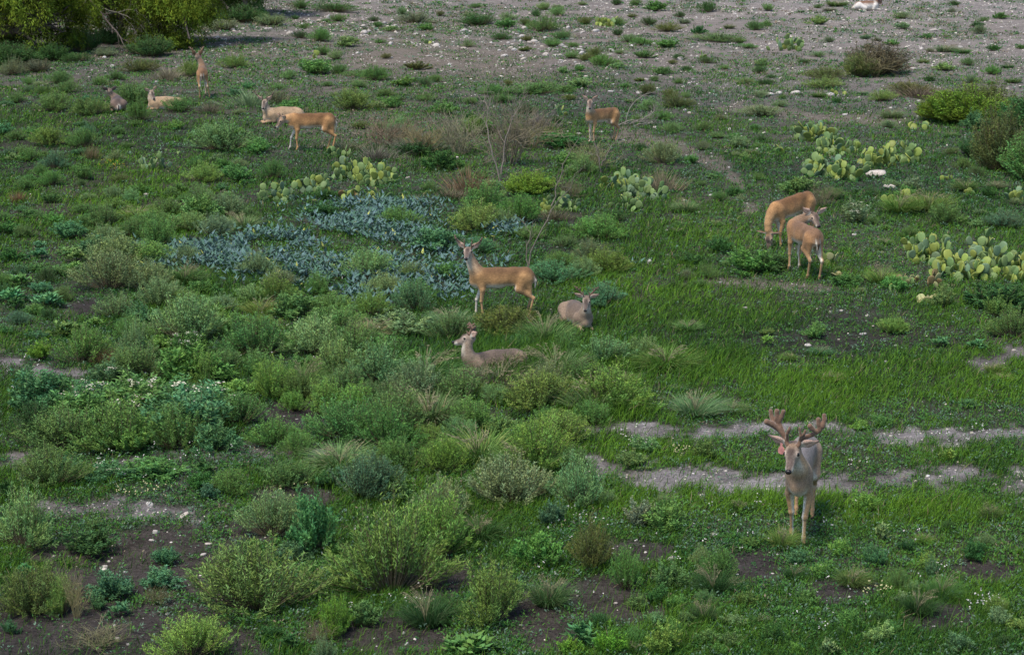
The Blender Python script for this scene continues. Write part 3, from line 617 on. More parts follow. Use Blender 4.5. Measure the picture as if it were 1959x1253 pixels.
    ('straw', 440, 520, 160, 205, 'gray'), ('straw', 500, 555, 150, 200, 'gb'), ('brush', 1060, 1120, 335, 385, 'gb'), ('straw', 1030, 1090, 395, 425, 'gb'), ('straw', 180, 225, 655, 700, 'or_'), ('tussock', 930, 1010, 668, 715, 'g'), ('tussock', 880, 950, 695, 740, 'pale'), ('brush', 120, 175, 1095, 1185, 'straw'), ('brush', 120, 260, 1200, 1250, 'gb'), ('brush', 270, 330, 1120, 1160, 'gb'), ('brush', 580, 640, 1190, 1240, 'gb'), ('brush', 795, 850, 1090, 1130, 'gb'), ('brush', 1540, 1600, 345, 400, 'gb'),
    ('straw', 680, 760, 270, 310, 'br'), ('straw', 820, 900, 355, 385, 'br'), ('straw', 770, 840, 370, 395, 'gb'), ('straw', 630, 700, 265, 290, 'br'), 
    # big bushes at the right edge
    ('cedar', -30, 70, 70, 125, 'dg'), ('cedar', 70, 135, 75, 118, 'dg'), ('cedar', 130, 200, 45, 100, 'dg'), ('fine', 0, 45, 100, 145, 'gray'), ('fine', 45, 105, 105, 140, 'gb'), ('cedar', 190, 250, 40, 85, 'dg'), ('fine', 120, 180, 95, 120, 'dg'), ('fine', 230, 300, 105, 140, 'ol'), ('cedar', 370, 440, 5, 50, 'dg'), ('cedar', 430, 500, 0, 45, 'dg'), ('fine', 175, 230, 85, 110, 'gray'), ('fine', 395, 470, 30, 60, 'gray'), ('cedar', -30, 60, 20, 90, 'dg'), ('cedar', 250, 330, 60, 110, 'dg'),
    ('cedar', 1790, 1945, 140, 240, 'mesq'), ('cedar', 1860, 1980, 200, 330, 'ol'), ('cedar', 1920, 2060, 250, 350, 'g'), ('cedar', 1840, 1960, 135, 225, 'ol'), ('cedar', 1820, 1900, 250, 300, 'dg'), ('cedar', 1930, 2060, 150, 260, 'dg'), ('leafy', 1850, 1900, 205, 250, 'bg'), ('cedar', 1770, 1860, 165, 235, 'mesq'),
]: B(*a)
# further bushes that fill the overgrown stretches, kept off the animals and cacti
KEEP = [(955, 540, 110, 75), (1118, 605, 55, 45), (925, 675, 90, 45), (1530, 920, 75, 150), (1520, 450, 85, 105), (590, 250, 65, 60), (535, 215, 50, 35), (1145, 235, 60, 60), (395, 160, 40, 50), (315, 200, 50, 28), (225, 195, 35, 32), (1668, 12, 40, 30),
        (640, 340, 160, 60), (1070, 400, 60, 35), (1215, 360, 80, 50), (1590, 290, 110, 75), (1700, 300, 70, 35), (1850, 510, 125, 70), (300, 310, 50, 35), (1500, 85, 45, 25), (660, 450, 170, 60), (470, 490, 130, 35), (440, 866, 190, 10), (60, 704, 90, 10), (220, 976, 130, 12), (1300, 828, 180, 7), (1300, 920, 160, 14), (1750, 925, 220, 12), (150, 1210, 190, 40), (330, 1060, 60, 22), (1800, 832, 150, 6)]
rr = random.Random(5)
ZONES = [(200, 1150, 400, 900, 105, (F_, 'leafy', F_, 'tussock', F_, F_, F_, 'fine'), ('g', 'pale', 'g', 'yg', 'g', 'pale'), (60, 125)), (0, 640, 150, 440, 70, (F_, 'leafy', 'fine'), ('g', 'g', 'g', 'bg', 'pale'), (28, 60)), (560, 1300, 10, 420, 110, ('fine', 'leafy', 'fine', F_, 'leafy', 'fine'), ('g', 'g', 'dg', 'pale', 'ol'), (25, 60)),
         (1280, 1959, 10, 560, 120, ('fine', 'leafy', F_, 'fine', 'tussock', 'leafy'), ('g', 'g', 'gray', 'pale', 'dg'), (22, 50)), (1150, 1959, 960, 1253, 42, ('leafy', 'tussock', 'leafy', F_, F_), ('g', 'g', 'yg', 'dg', 'pale'), (25, 50)),
         (0, 640, 880, 1253, 15, ('leafy', 'rosette', 'leafy'), ('bg', 'g', 'dg'), (28, 55)), (0, 300, 430, 650, 34, ('leafy', F_, 'rosette'), ('bg', 'g', 'dg'), (30, 60)), (1150, 1959, 560, 870, 16, ('leafy', 'tussock', 'rosette'), ('g', 'bg', 'yg'), (24, 45))]
for (x0, x1, y0, y1, n, ks, ts, (w0, w1)) in ZONES:
    c = t = 0
    while c < n and t < n * 30:
        t += 1; px, py = rr.uniform(x0, x1), rr.uniform(y0, y1); w_ = rr.uniform(w0, w1) * (.7 + .6 * py / 1253)
        if any(((px - a) / (b_ + w_ / 2)) ** 2 + ((py - 5 - d) / (e_ + w_ / 3)) ** 2 < 1 for a, d, b_, e_ in KEEP): continue
        if any(abs(px - a) < (q + w_ / 2) * .62 and abs(py - d) < (q + w_ / 2) * .3 for a, d, q in PLACED): continue
        g_ = ground(px, py); f = veg(np.array([px]), np.array([py]), np.array([g_[0]]), np.array([g_[1]]))
        if f['bare'][0] > .45: continue
        k = rr.choice(ks); PLACED.append((px, py, w_ / 2)); plant(k, px, py, w_, w_ * rr.uniform(.4, .75), 'br' if k == 'straw' else rr.choice([q for q in ts if q != 'br'])); c += 1

# ------------------------------------------------------------------ blue-grey gourd leaves
def gourd_leaves(n, r, spread_fn):
    P = spread_fn(n); a = r.random(n) * 2 * np.pi
    up = r.uniform(.05, 1.2, n); D = norm(np.stack([np.cos(a), np.sin(a) * .8, up], 1)); L = r.uniform(.06, .14, n); W = L * r.uniform(.28, .48, n)
    N = norm(np.stack([-np.cos(a) * up, -np.sin(a) * up, np.ones(n)], 1) + r.normal(0, .3, (n, 3)))
    Sd = norm(np.cross(D, N)); N = np.cross(Sd, D); Lc = L[:, None]; Wc = W[:, None]
    m = P + D * Lc * .28 - N * Wc * .12; tip = P + D * Lc + N * Lc * .0
    V = np.stack([P, m + Sd * Wc * .5 + N * Wc * .22, P + D * Lc * .55, m - Sd * Wc * .5 + N * Wc * .22, tip], 1).reshape(-1, 3)
    b = np.arange(n)[:, None] * 5; F3 = np.concatenate([b + [[0, 1, 2]], b + [[0, 2, 3]], b + [[1, 4, 2]], b + [[2, 4, 3]]])
    t = r.random((n, 1)); c = np.array([.125, .195, .210]) * (1 - t) + np.array([.075, .165, .095]) * t
    c = np.where((r.random((n, 1)) < .02), np.array([.36, .38, .10]), c) * r.uniform(.7, 1.3, (n, 1))
    return V, F3, np.repeat(c, 5, 0)
r_g = np.random.default_rng(77)
BL = [(330, 500, 90, 22, 1.2), (520, 520, 120, 24, 1.2), (690, 500, 150, 22, 1.6), (920, 500, 60, 30, .6), (700, 415, 150, 28, 3), (640, 460, 150, 32, 3), (720, 440, 110, 40, 3), (480, 480, 120, 24, 2.2), (400, 495, 70, 26, 1.6), (560, 470, 90, 26, 1.6), (700, 555, 95, 38, 1.6), (780, 540, 80, 30, 1.2), (620, 540, 60, 22, .8), (965, 445, 45, 16, .7), (260, 490, 40, 16, .4), (860, 545, 50, 40, .8), (830, 470, 70, 30, .6), (760, 395, 90, 10, .7)]
wts = np.array([b[4] for b in BL]); wts = wts / wts.sum()
def gsp(n):
    i = r_g.choice(len(BL), n, p=wts); a = r_g.random(n) * 6.283; q = np.sqrt(r_g.random(n)) * r_g.uniform(.55, 1.35, n)
    px = np.array([BL[j][0] for j in i]) + np.cos(a) * q * np.array([BL[j][2] for j in i]); py = np.array([BL[j][1] for j in i]) + np.sin(a) * q * np.array([BL[j][3] for j in i])
    x, y, z = ground(px, py); k = fbm(x / .5, y / .5, 2); m_ = fbm(x / 1.1 + 20, y / 1.6 + 4, 3); z = np.where(m_ < .36, z - 1.0, z); return np.stack([x, y, z + .04 + .22 * k * r_g.random(n)], 1)
V, F3, C = gourd_leaves(15000, r_g, gsp); ac = Acc(); ac.add(V, None, F3, C)
o = link('gourd_leaves', ac.mesh('gourd_leaves', M_grass)); tag(o, 'mat of large pointed blue-grey gourd leaves spreading over the middle of the field', 'gourd leaves', kind='stuff')
def small_gourd(px, py, n, rad, desc):
    V, F3, C = gourd_leaves(n, r_g, lambda n: np.stack([r_g.normal(0, rad, n), r_g.normal(0, rad * .6, n), np.full(n, .03)], 1)); ac = Acc(); ac.add(V, None, F3, C)
    o = link('gourd_plant', ac.mesh('gourd_plant', M_grass)); o.location = G(px, py); tag(o, None, 'plant', 'lone gourd plants'); THINGS.append([o, px, py, desc, 'lone gourd plants'])
small_gourd(390, 606, 22, .08, 'small blue-grey gourd plant with pointed leaves'); small_gourd(1215, 505, 8, .06, 'small blue-grey gourd plant with pointed leaves')

# ------------------------------------------------------------------ prickly pears
def pad_mesh(seed, buds):
    r = np.random.default_rng(seed); nu, nv = 14, 9; V = []; F = []
    V.append((0, 0, 0))
    for j in range(1, nv):
        t = j / nv; hgt = (1 - math.cos(math.pi * t)) / 2; wd = math.sin(math.pi * t) ** .8 * (.36 + .14 * t)
        for i in range(nu):
            a = 2 * math.pi * i / nu; th = .085 * math.sin(math.pi * t) ** .6
            V.append((math.cos(a) * wd * (1 + r.normal(0, .012)), math.sin(a) * th, hgt))
    V.append((0, 0, 1)); V = np.array(V, float); V[:, 1] += .05 * np.sin(V[:, 2] * 3) * r.normal(); e = len(V) - 1
    F3 = [(0, 1 + (i + 1) % nu, 1 + i) for i in range(nu)] + [(e, 1 + (nv - 2) * nu + i, 1 + (nv - 2) * nu + (i + 1) % nu) for i in range(nu)]
    F4 = [(1 + j * nu + i, 1 + j * nu + (i + 1) % nu, 1 + (j + 1) * nu + (i + 1) % nu, 1 + (j + 1) * nu + i) for j in range(nv - 2) for i in range(nu)]
    ac = Acc(); ac.add(V, np.array(F4), np.array(F3)); me = ac.mesh('pad', M_pad, True)
    bm_ = None
    if buds:
        IV, IF = ico(); b = Acc()
        for k in range(buds):
            a = r.uniform(-1.0, 1.0); c = np.array([math.sin(a) * .42, r.normal(0, .02), .56 + math.cos(a) * .47]); b.add(IV * [.055, .055, .085] + c, None, IF)
        bm_ = b.mesh('buds', M_fruit, True)
    return me, bm_
PADS = [pad_mesh(500 + i, [0, 0, 4, 0, 6, 0][i]) for i in range(6)]
PT = dict(gr=(0.150, 0.240, 0.082), yl=(0.220, 0.285, 0.060), bl=(0.130, 0.210, 0.115), fade=(0.34, 0.34, 0.16), tan=(0.22, 0.16, 0.07))
def cactus(px, py, wpx, hpx, n, tints, desc, dpx=17, lying=False):
    R_ = random.Random(int(px * 7 + py)); p0 = G(px, py); s = S(px, py)
    root = bpy.data.objects.new('prickly_pear', None); COL.objects.link(root); root.location = p0
    W = wpx / s / 2; H = hpx / s / math.cos(ph(py)); D0 = dpx / s * .86; n = int(n * 2.1) if n > 6 else n; n = min(n, 70)
    made = []; cnt = 0
    def add(pos, rot, size):
        nonlocal cnt
        i = R_.randrange(6); me, bd = PADS[i]
        if bd and rot.to_matrix().col[2][2] < .5: bd = None
        q = link('pad', me, root); q.location = pos; q.rotation_mode = 'QUATERNION'; q.rotation_quaternion = rot; q.scale = (size, size, size)
        t = PT[R_.choice(tints)]; v = R_.uniform(.8, 1.2); q.color = (t[0] * v * R_.uniform(.92, 1.1), t[1] * v, t[2] * v, 1)
        if bd and pos[2] > H * .25: link('buds', bd, q)
        cnt += 1; return q
    nb = max(1, int(n * .45)); stack = []
    Z = Vector((0, 0, 1))
    while cnt < n:
        if not stack or (cnt < nb):
            a = R_.uniform(0, 6.283); k = math.sqrt(R_.random()); x, y = math.cos(a) * k * W * .88, math.sin(a) * k * W * .75
            base = Vector((x, y, float(hz(p0.x + x, p0.y + y)) - p0.z - .02 if not lying else .02)); lvl = 0
            up = (Vector((R_.gauss(0, .45), R_.gauss(0, .45), 1)) if not lying else Vector((R_.gauss(0, 1), R_.gauss(0, 1), R_.uniform(.15, .5)))).normalized()
            yaw = R_.gauss(0, .8)
            H_l = H * (1 - .45 * k * k)
        else:
            base, up0, yaw0, size0, lvl, H_l = stack.pop(R_.randrange(len(stack)))
            side = R_.uniform(-.9, .9); rot0 = Z.rotation_difference(up0) @ Matrix.Rotation(yaw0, 4, 'Z').to_quaternion()
            base = base + rot0 @ Vector((math.sin(side) * .36, 0, .58 + math.cos(side) * .38)) * size0
            up = (up0 * .7 + rot0 @ Vector((math.sin(side), 0, 0)) * .7 + Vector((R_.gauss(0, .25), R_.gauss(0, .25), .5))).normalized(); yaw = yaw0 + R_.gauss(0, .7); lvl += 1
        size = D0 * R_.uniform(.82, 1.22)
        if base.z + size * .8 > H_l and not lying: 
            if lvl > 0 or H_l < size: 
                if lvl > 0: continue
                size = max(H_l, D0 * .6)
        rot = Z.rotation_difference(up) @ Matrix.Rotation(yaw, 4, 'Z').to_quaternion()
        add(base, rot, size)
        if lvl < 4 and not lying:
            for _ in range(R_.choice((1, 2, 2, 3))): stack.append((base, up, yaw, size, lvl, H_l))
    tag(root, None, 'cactus', 'prickly pears'); THINGS.append([root, px, py, desc, 'prickly pears']); return root
g3 = ['gr', 'gr', 'bl', 'gr', 'yl']; y3 = ['yl', 'gr', 'yl', 'gr', 'bl']; yy = ['yl', 'yl', 'gr']
for a in [(300, 322, 62, 42, 11, ['gr', 'bl'], 'small blue-green prickly pear', 15), (343, 302, 22, 20, 4, ['gr'], 'tiny prickly pear of four pads', 10),
          (530, 384, 78, 46, 17, g3, 'prickly pear at the left end of the long row', 17), (605, 366, 72, 42, 15, g3, 'prickly pear second from the left in the long row', 17), (662, 345, 80, 62, 26, g3, 'tall prickly pear reaching up beside the hind legs of the broadside deer', 17), (712, 352, 90, 58, 30, ['gr', 'gr', 'yl'], 'tall prickly pear with many buds right of the middle of the long row', 17),
          (690, 388, 110, 34, 16, ['yl', 'gr', 'tan'], 'low prickly pear with round yellowish pads above the blue-grey leaves', 17), (756, 352, 24, 24, 4, ['gr'], 'small prickly pear at the right end of the long row', 14), (648, 300, 42, 24, 8, ['gr'], 'small prickly pear just below the hoofs of the broadside deer', 15),
          (1040, 408, 48, 34, 10, ['gr', 'yl'], 'sparse prickly pear behind the bare sapling', 14), (1085, 402, 50, 40, 11, ['gr', 'bl', 'gr'], 'pale prickly pear growing against the bare sapling', 15),
          (1180, 362, 70, 48, 18, ['gr', 'bl', 'yl'], 'prickly pear with leaning oval pads', 17), (1235, 380, 100, 44, 24, ['gr', 'bl', 'gr'], 'wide prickly pear below the pale trail', 17), (1195, 400, 90, 26, 9, ['gr'], 'low row of prickly pear pads', 17), (1160, 398, 10, 18, 1, ['gr'], 'single upright prickly pear pad', 18),
          (1560, 268, 80, 44, 26, y3, 'prickly pear at the upper end of the slanting row', 18), (1600, 292, 95, 38, 26, g3, 'prickly pear in the middle of the slanting row', 17), (1575, 335, 85, 52, 28, ['gr', 'bl', 'gr', 'yl'], 'big green prickly pear', 19), (1625, 345, 60, 44, 16, ['gr', 'yl'], 'dense prickly pear left of the large white stone', 18),
          (1680, 318, 90, 50, 24, yy, 'yellowish prickly pear with many upright buds', 18), (1735, 312, 60, 44, 13, ['yl', 'gr', 'gr'], 'prickly pear at the right end of the slanting row', 19), (1757, 248, 42, 24, 6, yy, 'small yellowish prickly pear', 18), (1490, 292, 26, 24, 5, ['yl', 'gr'], 'small prickly pear of a few round pads', 15), (1515, 290, 12, 14, 2, ['gr'], 'tiny two-pad prickly pear', 12),
          (1500, 96, 74, 30, 16, g3, 'wide low prickly pear on the far rocky ground', 13), (1157, 50, 46, 24, 14, yy, 'small rounded prickly pear', 10), (1340, 112, 24, 16, 4, yy, 'tiny yellow prickly pear', 10), (1612, 182, 30, 18, 4, yy, 'tiny yellow-green prickly pear among pale stones', 11), (825, 84, 20, 12, 3, yy, 'tiny prickly pear on the bare far ground', 10),
          (610, 112, 30, 22, 5, ['gr', 'yl'], 'small prickly pear among dry straws', 11), (1075, 222, 40, 26, 6, ['gr', 'yl'], 'low prickly pear left of the slim young deer', 13), (1590, 508, 28, 34, 6, ['yl', 'yl', 'fade'], 'small yellow prickly pear right of the deer looking back', 17), (1815, 344, 36, 14, 4, yy, 'tiny prickly pear of four pads right of the large white stone', 15),
          (1862, 372, 30, 16, 3, yy, 'tiny prickly pear of three yellow pads', 14), (1935, 386, 48, 30, 8, y3, 'small prickly pear at the right edge of the photo', 16), (1700, 395, 40, 26, 5, yy, 'prickly pear standing in tall grass', 17), (1750, 385, 36, 30, 4, ['gr', 'yl'], 'prickly pear showing few pads between two grass tussocks', 17),
          (1785, 500, 115, 66, 33, y3, 'large yellow-green prickly pear at the left of the biggest stand', 21), (1845, 532, 120, 52, 33, y3, 'large prickly pear in the front of the biggest stand', 22), (1890, 505, 110, 74, 33, ['yl', 'gr', 'gr', 'bl'], 'tall blue-green prickly pear in the biggest stand', 21), (1945, 530, 105, 74, 33, ['yl', 'yl', 'gr'], 'tall prickly pear cut by the right edge of the photo', 22), (2010, 520, 80, 60, 16, y3, 'prickly pear just outside the right edge', 22),
          (1735, 548, 50, 24, 8, ['fade', 'tan', 'gr'], 'sickly low prickly pear with brown and pale pads', 16), (1780, 545, 60, 30, 8, ['fade', 'yl', 'tan'], 'fading prickly pear with drooping pale pads', 18), (1225, 222, 1, 1, 1, ['gr'], 'single prickly pear pad behind the dead branches', 12),
          (1775, 580, 38, 16, 6, ['fade'], 'heap of fallen cream-coloured prickly pear pads', 22, True), (1712, 560, 22, 8, 2, ['fade', 'gr'], 'pair of fallen grey-green prickly pear pads', 20, True), (1600, 530, 22, 8, 2, ['fade'], 'pair of fallen pads below the small yellow prickly pear', 16, True)]:
    if a[0] in (2010, 1225): continue
    cactus(*a)

# ------------------------------------------------------------------ stones
import bmesh
def rock_mesh(seed, sub=2):
    r = np.random.default_rng(seed); bm = bmesh.new(); bmesh.ops.create_icosphere(bm, subdivisions=sub, radius=1)
    V = np.array([v.co[:] for v in bm.verts]); F = np.array([[v.index for v in f.verts] for f in bm.faces]); bm.free()
    for _ in range(9):
        n = norm(r.normal(size=3)); d = r.uniform(.55, .85); k = V @ n; V = V - np.outer(np.maximum(k - d, 0), n) * .9
    V = V * [1, .75, .55] + r.normal(0, .02, V.shape); ac = Acc(); ac.add(V, None, F); return ac.mesh('rock', M_rock)
ROCKS = [rock_mesh(600 + i) for i in range(8)]
def rock(px, py, w_, h_, desc=None, tone=1.0, warm=0, name='rock'):
    p = G(px, py); s = S(px, py); R_ = random.Random(int(px * 31 + py * 17)); me = ROCKS[R_.randrange(8)]; o = link(name, me)
    k = w_ / s / 2; o.scale = (k, k * R_.uniform(.7, 1.1), max(h_ / s / 1.1, k * .35)); o.rotation_euler = (R_.gauss(0, .12), R_.gauss(0, .12), R_.gauss(0, .5))
    o.location = p + Vector((0, 0, o.scale[2] * .18)); o.color = (tone, tone * (1 - .05 * warm), tone * (1 - .14 * warm), 1)
    d = desc or ('%s %s stone' % ('large' if w_ > 26 else 'medium' if w_ > 12 else 'small', 'cream' if warm > .6 else 'greyish' if tone < .8 else 'white'))
    tag(o, None, 'stone', 'pale limestone stones'); THINGS.append([o, px, py, d, 'pale limestone stones']); return o
for a in [(1677, 335, 50, 16, 'large flat white boulder'), (1704, 360, 30, 11, 'flat layered white stone below the large boulder'), (1635, 450, 13, 6), (1522, 180, 28, 11, 'broad white slab'), (1472, 183, 20, 9), (1490, 180, 14, 8), (628, 38, 10, 18, 'upright pale stone standing on its end'), (578, 50, 13, 9),
          (1243, 505, 14, 16, 'pointed upright stone'), (1270, 508, 15, 6), (1360, 1025, 34, 10, 'flat grey stone half hidden in grass'), (1358, 1150, 16, 18, 'rounded grey-white stone standing upright'), (1177, 1155, 10, 8), (1285, 1072, 24, 14, 'grey stone beside a pale weed'), (1546, 661, 18, 7), (200, 1086, 20, 9), (388, 1062, 15, 8), (298, 1020, 14, 14), (290, 1034, 14, 6), (286, 966, 22, 10),
          (350, 988, 30, 9, 'long flat stone at the end of the gravel patch'), (178, 967, 8, 7), (142, 975, 10, 6), (185, 982, 10, 6), (240, 1002, 12, 6), (398, 1041, 16, 6), (118, 1108, 8, 9), (225, 1222, 14, 8), (120, 1198, 5, 5), (219, 1197, 7, 6), (772, 1212, 9, 8), (778, 1232, 12, 7), (825, 1116, 15, 6), (563, 1230, 7, 6), (982, 632, 38, 12, 'speckled grey-brown stone lying in deep grass'),
          (280, 372, 13, 5), (255, 374, 10, 4), (1217, 232, 1, 1), (1107, 258, 12, 7), (1150, 254, 16, 6), (1089, 237, 10, 6), (1253, 245, 9, 6), (1310, 213, 8, 7), (1319, 218, 11, 6), (1390, 228, 11, 7), (1268, 225, 9, 5), (1353, 249, 10, 6), (1436, 231, 8, 5), (1418, 262, 8, 5), (1396, 249, 7, 8), (726, 305, 9, 5), (733, 297, 10, 5), (813, 322, 10, 5), (780, 341, 13, 5), (200, 111, 11, 6), (298, 158, 9, 5),
          (215, 128, 10, 7), (1458, 98, 9, 9), (1763, 95, 11, 6), (1791, 98, 10, 6), (1745, 133, 17, 7), (1616, 221, 13, 6), (1643, 228, 10, 5), (1588, 183, 20, 8, 'tan half-buried slab'), (8, 203, 11, 5), (30, 172, 10, 5), (80, 165, 9, 5), (684, 103, 10, 6), (900, 62, 10, 5), (850, 0, 1, 1), (1200, 515, 10, 5), (1610, 595, 9, 5), (1660, 605, 12, 7), (1940, 672, 10, 7),
          (1520, 598, 10, 6), (1425, 590, 14, 6), (1650, 640, 16, 6), (1714, 662, 8, 5), (1363, 468, 8, 6), (1310, 385, 9, 5), (1360, 375, 9, 6), (1395, 322, 7, 5), (1390, 292, 9, 6), (1335, 407, 10, 4), (1275, 441, 8, 4)]:
    if a[2] > 2: rock(*a[:4], a[4] if len(a) > 4 else None, random.uniform(.9, 1.1), random.choice((0, .3, .8)))
rr = random.Random(21); cands = []
RZ = [(590, 760, 38, 72, 42), (390, 560, 45, 100, 30), (740, 900, 55, 130, 26), (950, 1140, 55, 130, 52), (1080, 1340, 85, 180, 46), (1740, 1955, 45, 110, 48), (1490, 1760, 45, 180, 32), (1290, 1470, 200, 260, 16), (0, 330, 130, 190, 14), (1600, 1760, 160, 240, 12), (1000, 1180, 40, 75, 10), (640, 840, 240, 330, 10), (1400, 1950, 5, 45, 22), (430, 600, 130, 200, 12), (1600, 1950, 380, 520, 8), (130, 330, 70, 110, 9)]
nr = len([t for t in THINGS if t[4] == 'pale limestone stones'])
for (x0, x1, y0, y1, n) in RZ:
    for _ in range(n):
        px, py = rr.uniform(x0, x1), rr.uniform(y0, y1)
        if nr >= 298 or any(((px - a) / b_) ** 2 + ((py - d) / e_) ** 2 < 1 for a, d, b_, e_ in KEEP): continue
        w_ = min(6.5 * math.exp(abs(rr.gauss(0, .45))), 18); nr += 1
        rock(px, py, w_, w_ * rr.uniform(.35, .7), None, rr.uniform(.75, 1.1), rr.choice((0, 0, .4, 1.0)))

# ------------------------------------------------------------------ trees at the upper left, dead wood, bare sapling
def tree(px, py, height, desc, seed, limbs, clumps, tint, trunk_r=.16, leaf_n=230):
    """limbs: list of polylines (local metres); clumps: (x,y,z,r)"""
    r = np.random.default_rng(seed); p = G(px, py)
    root = bpy.data.objects.new('mesquite_tree', None); COL.objects.link(root); root.location = p
    tr = Acc(); li = Acc()
    for k, (pts, r0, r1) in enumerate(limbs):
        t = np.linspace(0, 1, 12); P = np.array(pts, float); u = np.linspace(0, 1, len(P))
        Q = np.stack([np.interp(t, u, P[:, i]) for i in range(3)], 1) + r.normal(0, .035, (12, 3)) * np.linspace(0, 1, 12)[:, None]
        tube(tr if k == 0 else li, Q, np.linspace(r0, r1, 12), 8)
    lv = Acc(); P_ = []; D_ = []; C_ = []; hub = np.array(limbs[0][0][-1], float)
    for (cx, cy, cz, cr) in clumps:
        c = np.array([cx, cy, cz]); tube(li, np.stack([hub + (c - hub) * k + r.normal(0, .08, 3) * (k > 0) for k in np.linspace(.1, 1, 6)]), np.linspace(.035, .012, 6), 4, None, False)
        nsp = int(38 * cr * cr / .5) + 8; ck = r.choice((.3, .5, .9, 1.2))
        for _ in range(nsp):     # hanging sprays
            d = norm(r.normal(size=3)) * [1, 1, .75]; s0 = c + d * cr * r.uniform(.45, 1.0) ; ln = r.uniform(.25, .6); out = np.array([d[0] * .7, d[1] * .7, -1 + max(d[2], 0) * .8]); out /= np.linalg.norm(out)
            m = 26; t = r.random(m)[:, None]; P_.append(s0 + out * t * ln + r.normal(0, .05, (m, 3))); D_.append(norm(out + r.normal(0, .7, (m, 3)))); v = r.uniform(.7, 1.25); wv = r.uniform(-.15, .2); C_.append(ck * np.tile([v * (1 + wv), v, v * (1 - wv)], (m, 1)) * r.uniform(.8, 1.2, (m, 1)))
        
    P_ = np.concatenate(P_); D_ = np.concatenate(D_); C_ = np.concatenate(C_); n = len(P_)
    V, F, C = leaves(P_, D_, r.uniform(.06, .12, n), r.uniform(.018, .034, n), C_, None, .1, r); lv.add(V, F, None, C)
    link('trunk', tr.mesh('trunk', M_bark, True), root); link('limbs', li.mesh('limbs', M_bark, True), root); q = link('crown', lv.mesh('crown', M_leaf), root); q.color = (*TINT[tint], 1)
    tag(root, desc, 'tree', 'mesquite trees at the upper left'); return root
def dome(cx, cy, cz, rx, ry, rz, n, cr, seed, zmin=None):
    r = np.random.default_rng(seed); out = []
    for _ in range(n):
        d = norm(r.normal(size=3)); k = r.uniform(.55, 1); z = cz + d[2] * rz * k
        if zmin is not None: z = max(z, zmin + r.uniform(0, .3))
        out.append((cx + d[0] * rx * k, cy + d[1] * ry * k, z, cr * r.uniform(.7, 1.3)))
    return out
# px/m out there is about 60, so 1 m is some 60 px of the photo
tree(-10, 108, 4, 'leaning mesquite tree with a thick low trunk at the left edge of the photo', 61,
     [([(-.6, .4, 0), (-.3, .2, .5), (.3, 0, .85), (1.3, -.2, 1.0)], .26, .15), ([(.6, -.1, .9), (1.2, -.4, .7), (1.5, -.5, .45)], .08, .04), ([(-.2, .2, .5), (-.5, .6, 1.6), (-1, 1, 2.6)], .16, .07), ([(1.2, -.2, 1), (1.7, .3, 1.9), (2.1, .5, 2.8)], .12, .05), ([(-.5, .4, .2), (-1.6, .2, .7), (-2.6, 0, 1.2)], .14, .06)],
     dome(.2, 1.2, 2.6, 3.2, 2.2, 1.7, 95, .62, 1) + dome(-1.6, .8, 1.6, 1.5, 1.2, .8, 22, .5, 11) + dome(1.8, 1.6, 1.2, .9, .8, .9, 22, .45, 12) + [(-.1, -1.1, 1.75, .45), (.3, -1.1, 1.4, .4), (.1, -1.2, 1.15, .33), (1.25, -1.0, 1.9, .42), (1.5, -1.0, 1.5, .4), (1.7, -1.0, 1.05, .36), (1.6, -1.0, .62, .30), (1.9, -.8, 2.1, .4), (-1.2, -.8, 1.7, .5), (.8, -1, 2.2, .45)], 'mesq')
tree(290, 92, 4, 'wide mesquite tree whose yellow-green crown hangs to the ground behind the resting deer', 62,
     [([(-1.6, 2.6, 0), (-1.3, 2.2, .7), (-.8, 1.6, 1.5), (-.2, 1.0, 2.2)], .2, .11), ([(-.8, 1.6, 1.4), (.4, .4, 1.6), (1.2, -.4, 1.1), (1.5, -.9, .4)], .09, .03), ([(-.2, 1, 2.2), (.8, .6, 2.8), (2, .2, 3.0)], .1, .04), ([(-1.3, 2.2, .7), (-2.6, 2, 1.9), (-3.2, 1.6, 2.6)], .11, .05)],
     dome(.2, 1.8, 2.8, 3.4, 2.2, 1.5, 95, .62, 2) + dome(.55, .2, 1.25, 1.3, .9, 1.2, 60, .45, 3, .1) + dome(-2.2, 3.4, 1.3, 1.3, .7, 1.2, 26, .5, 13, .2) + [(1.5, -.4, 1.5, .45), (1.4, -.5, 1.9, .45), (1.85, .2, 1.4, .3), (-.2, -.4, .3, .4), (0, -.6, 1.9, .4), (.2, -.6, .1, .35), (.6, -.7, .35, .4), (2.2, .5, 1.35, .28)], 'mesq')
tree(455, 36, 4, 'dark stemmed mesquite tree standing right of and behind the other two', 63,
     [([(.3, .6, 0), (.25, .5, .6), (.3, .4, 1.2), (.4, .4, 2.0)], .11, .07), ([(-.1, 0, 0), (-.4, .1, .4), (-.9, .3, 1.0), (-1.3, .4, 1.9)], .07, .04), ([(.4, .4, 1.2), (1, .5, 1.8), (1.6, .6, 2.4)], .06, .03)],
     dome(.0, 1.2, 2.3, 2.5, 1.6, 1.2, 60, .55, 4) + dome(-.4, 2.6, 1.1, 2.0, .7, 1.0, 34, .5, 14, .2) + [(-1.6, -.2, .8, .4), (-1.2, -.2, 1.2, .4), (-1.9, -.1, 1.1, .4), (.9, 0, 1.35, .3), (.2, .3, 1.6, .4)], 'g', .11)
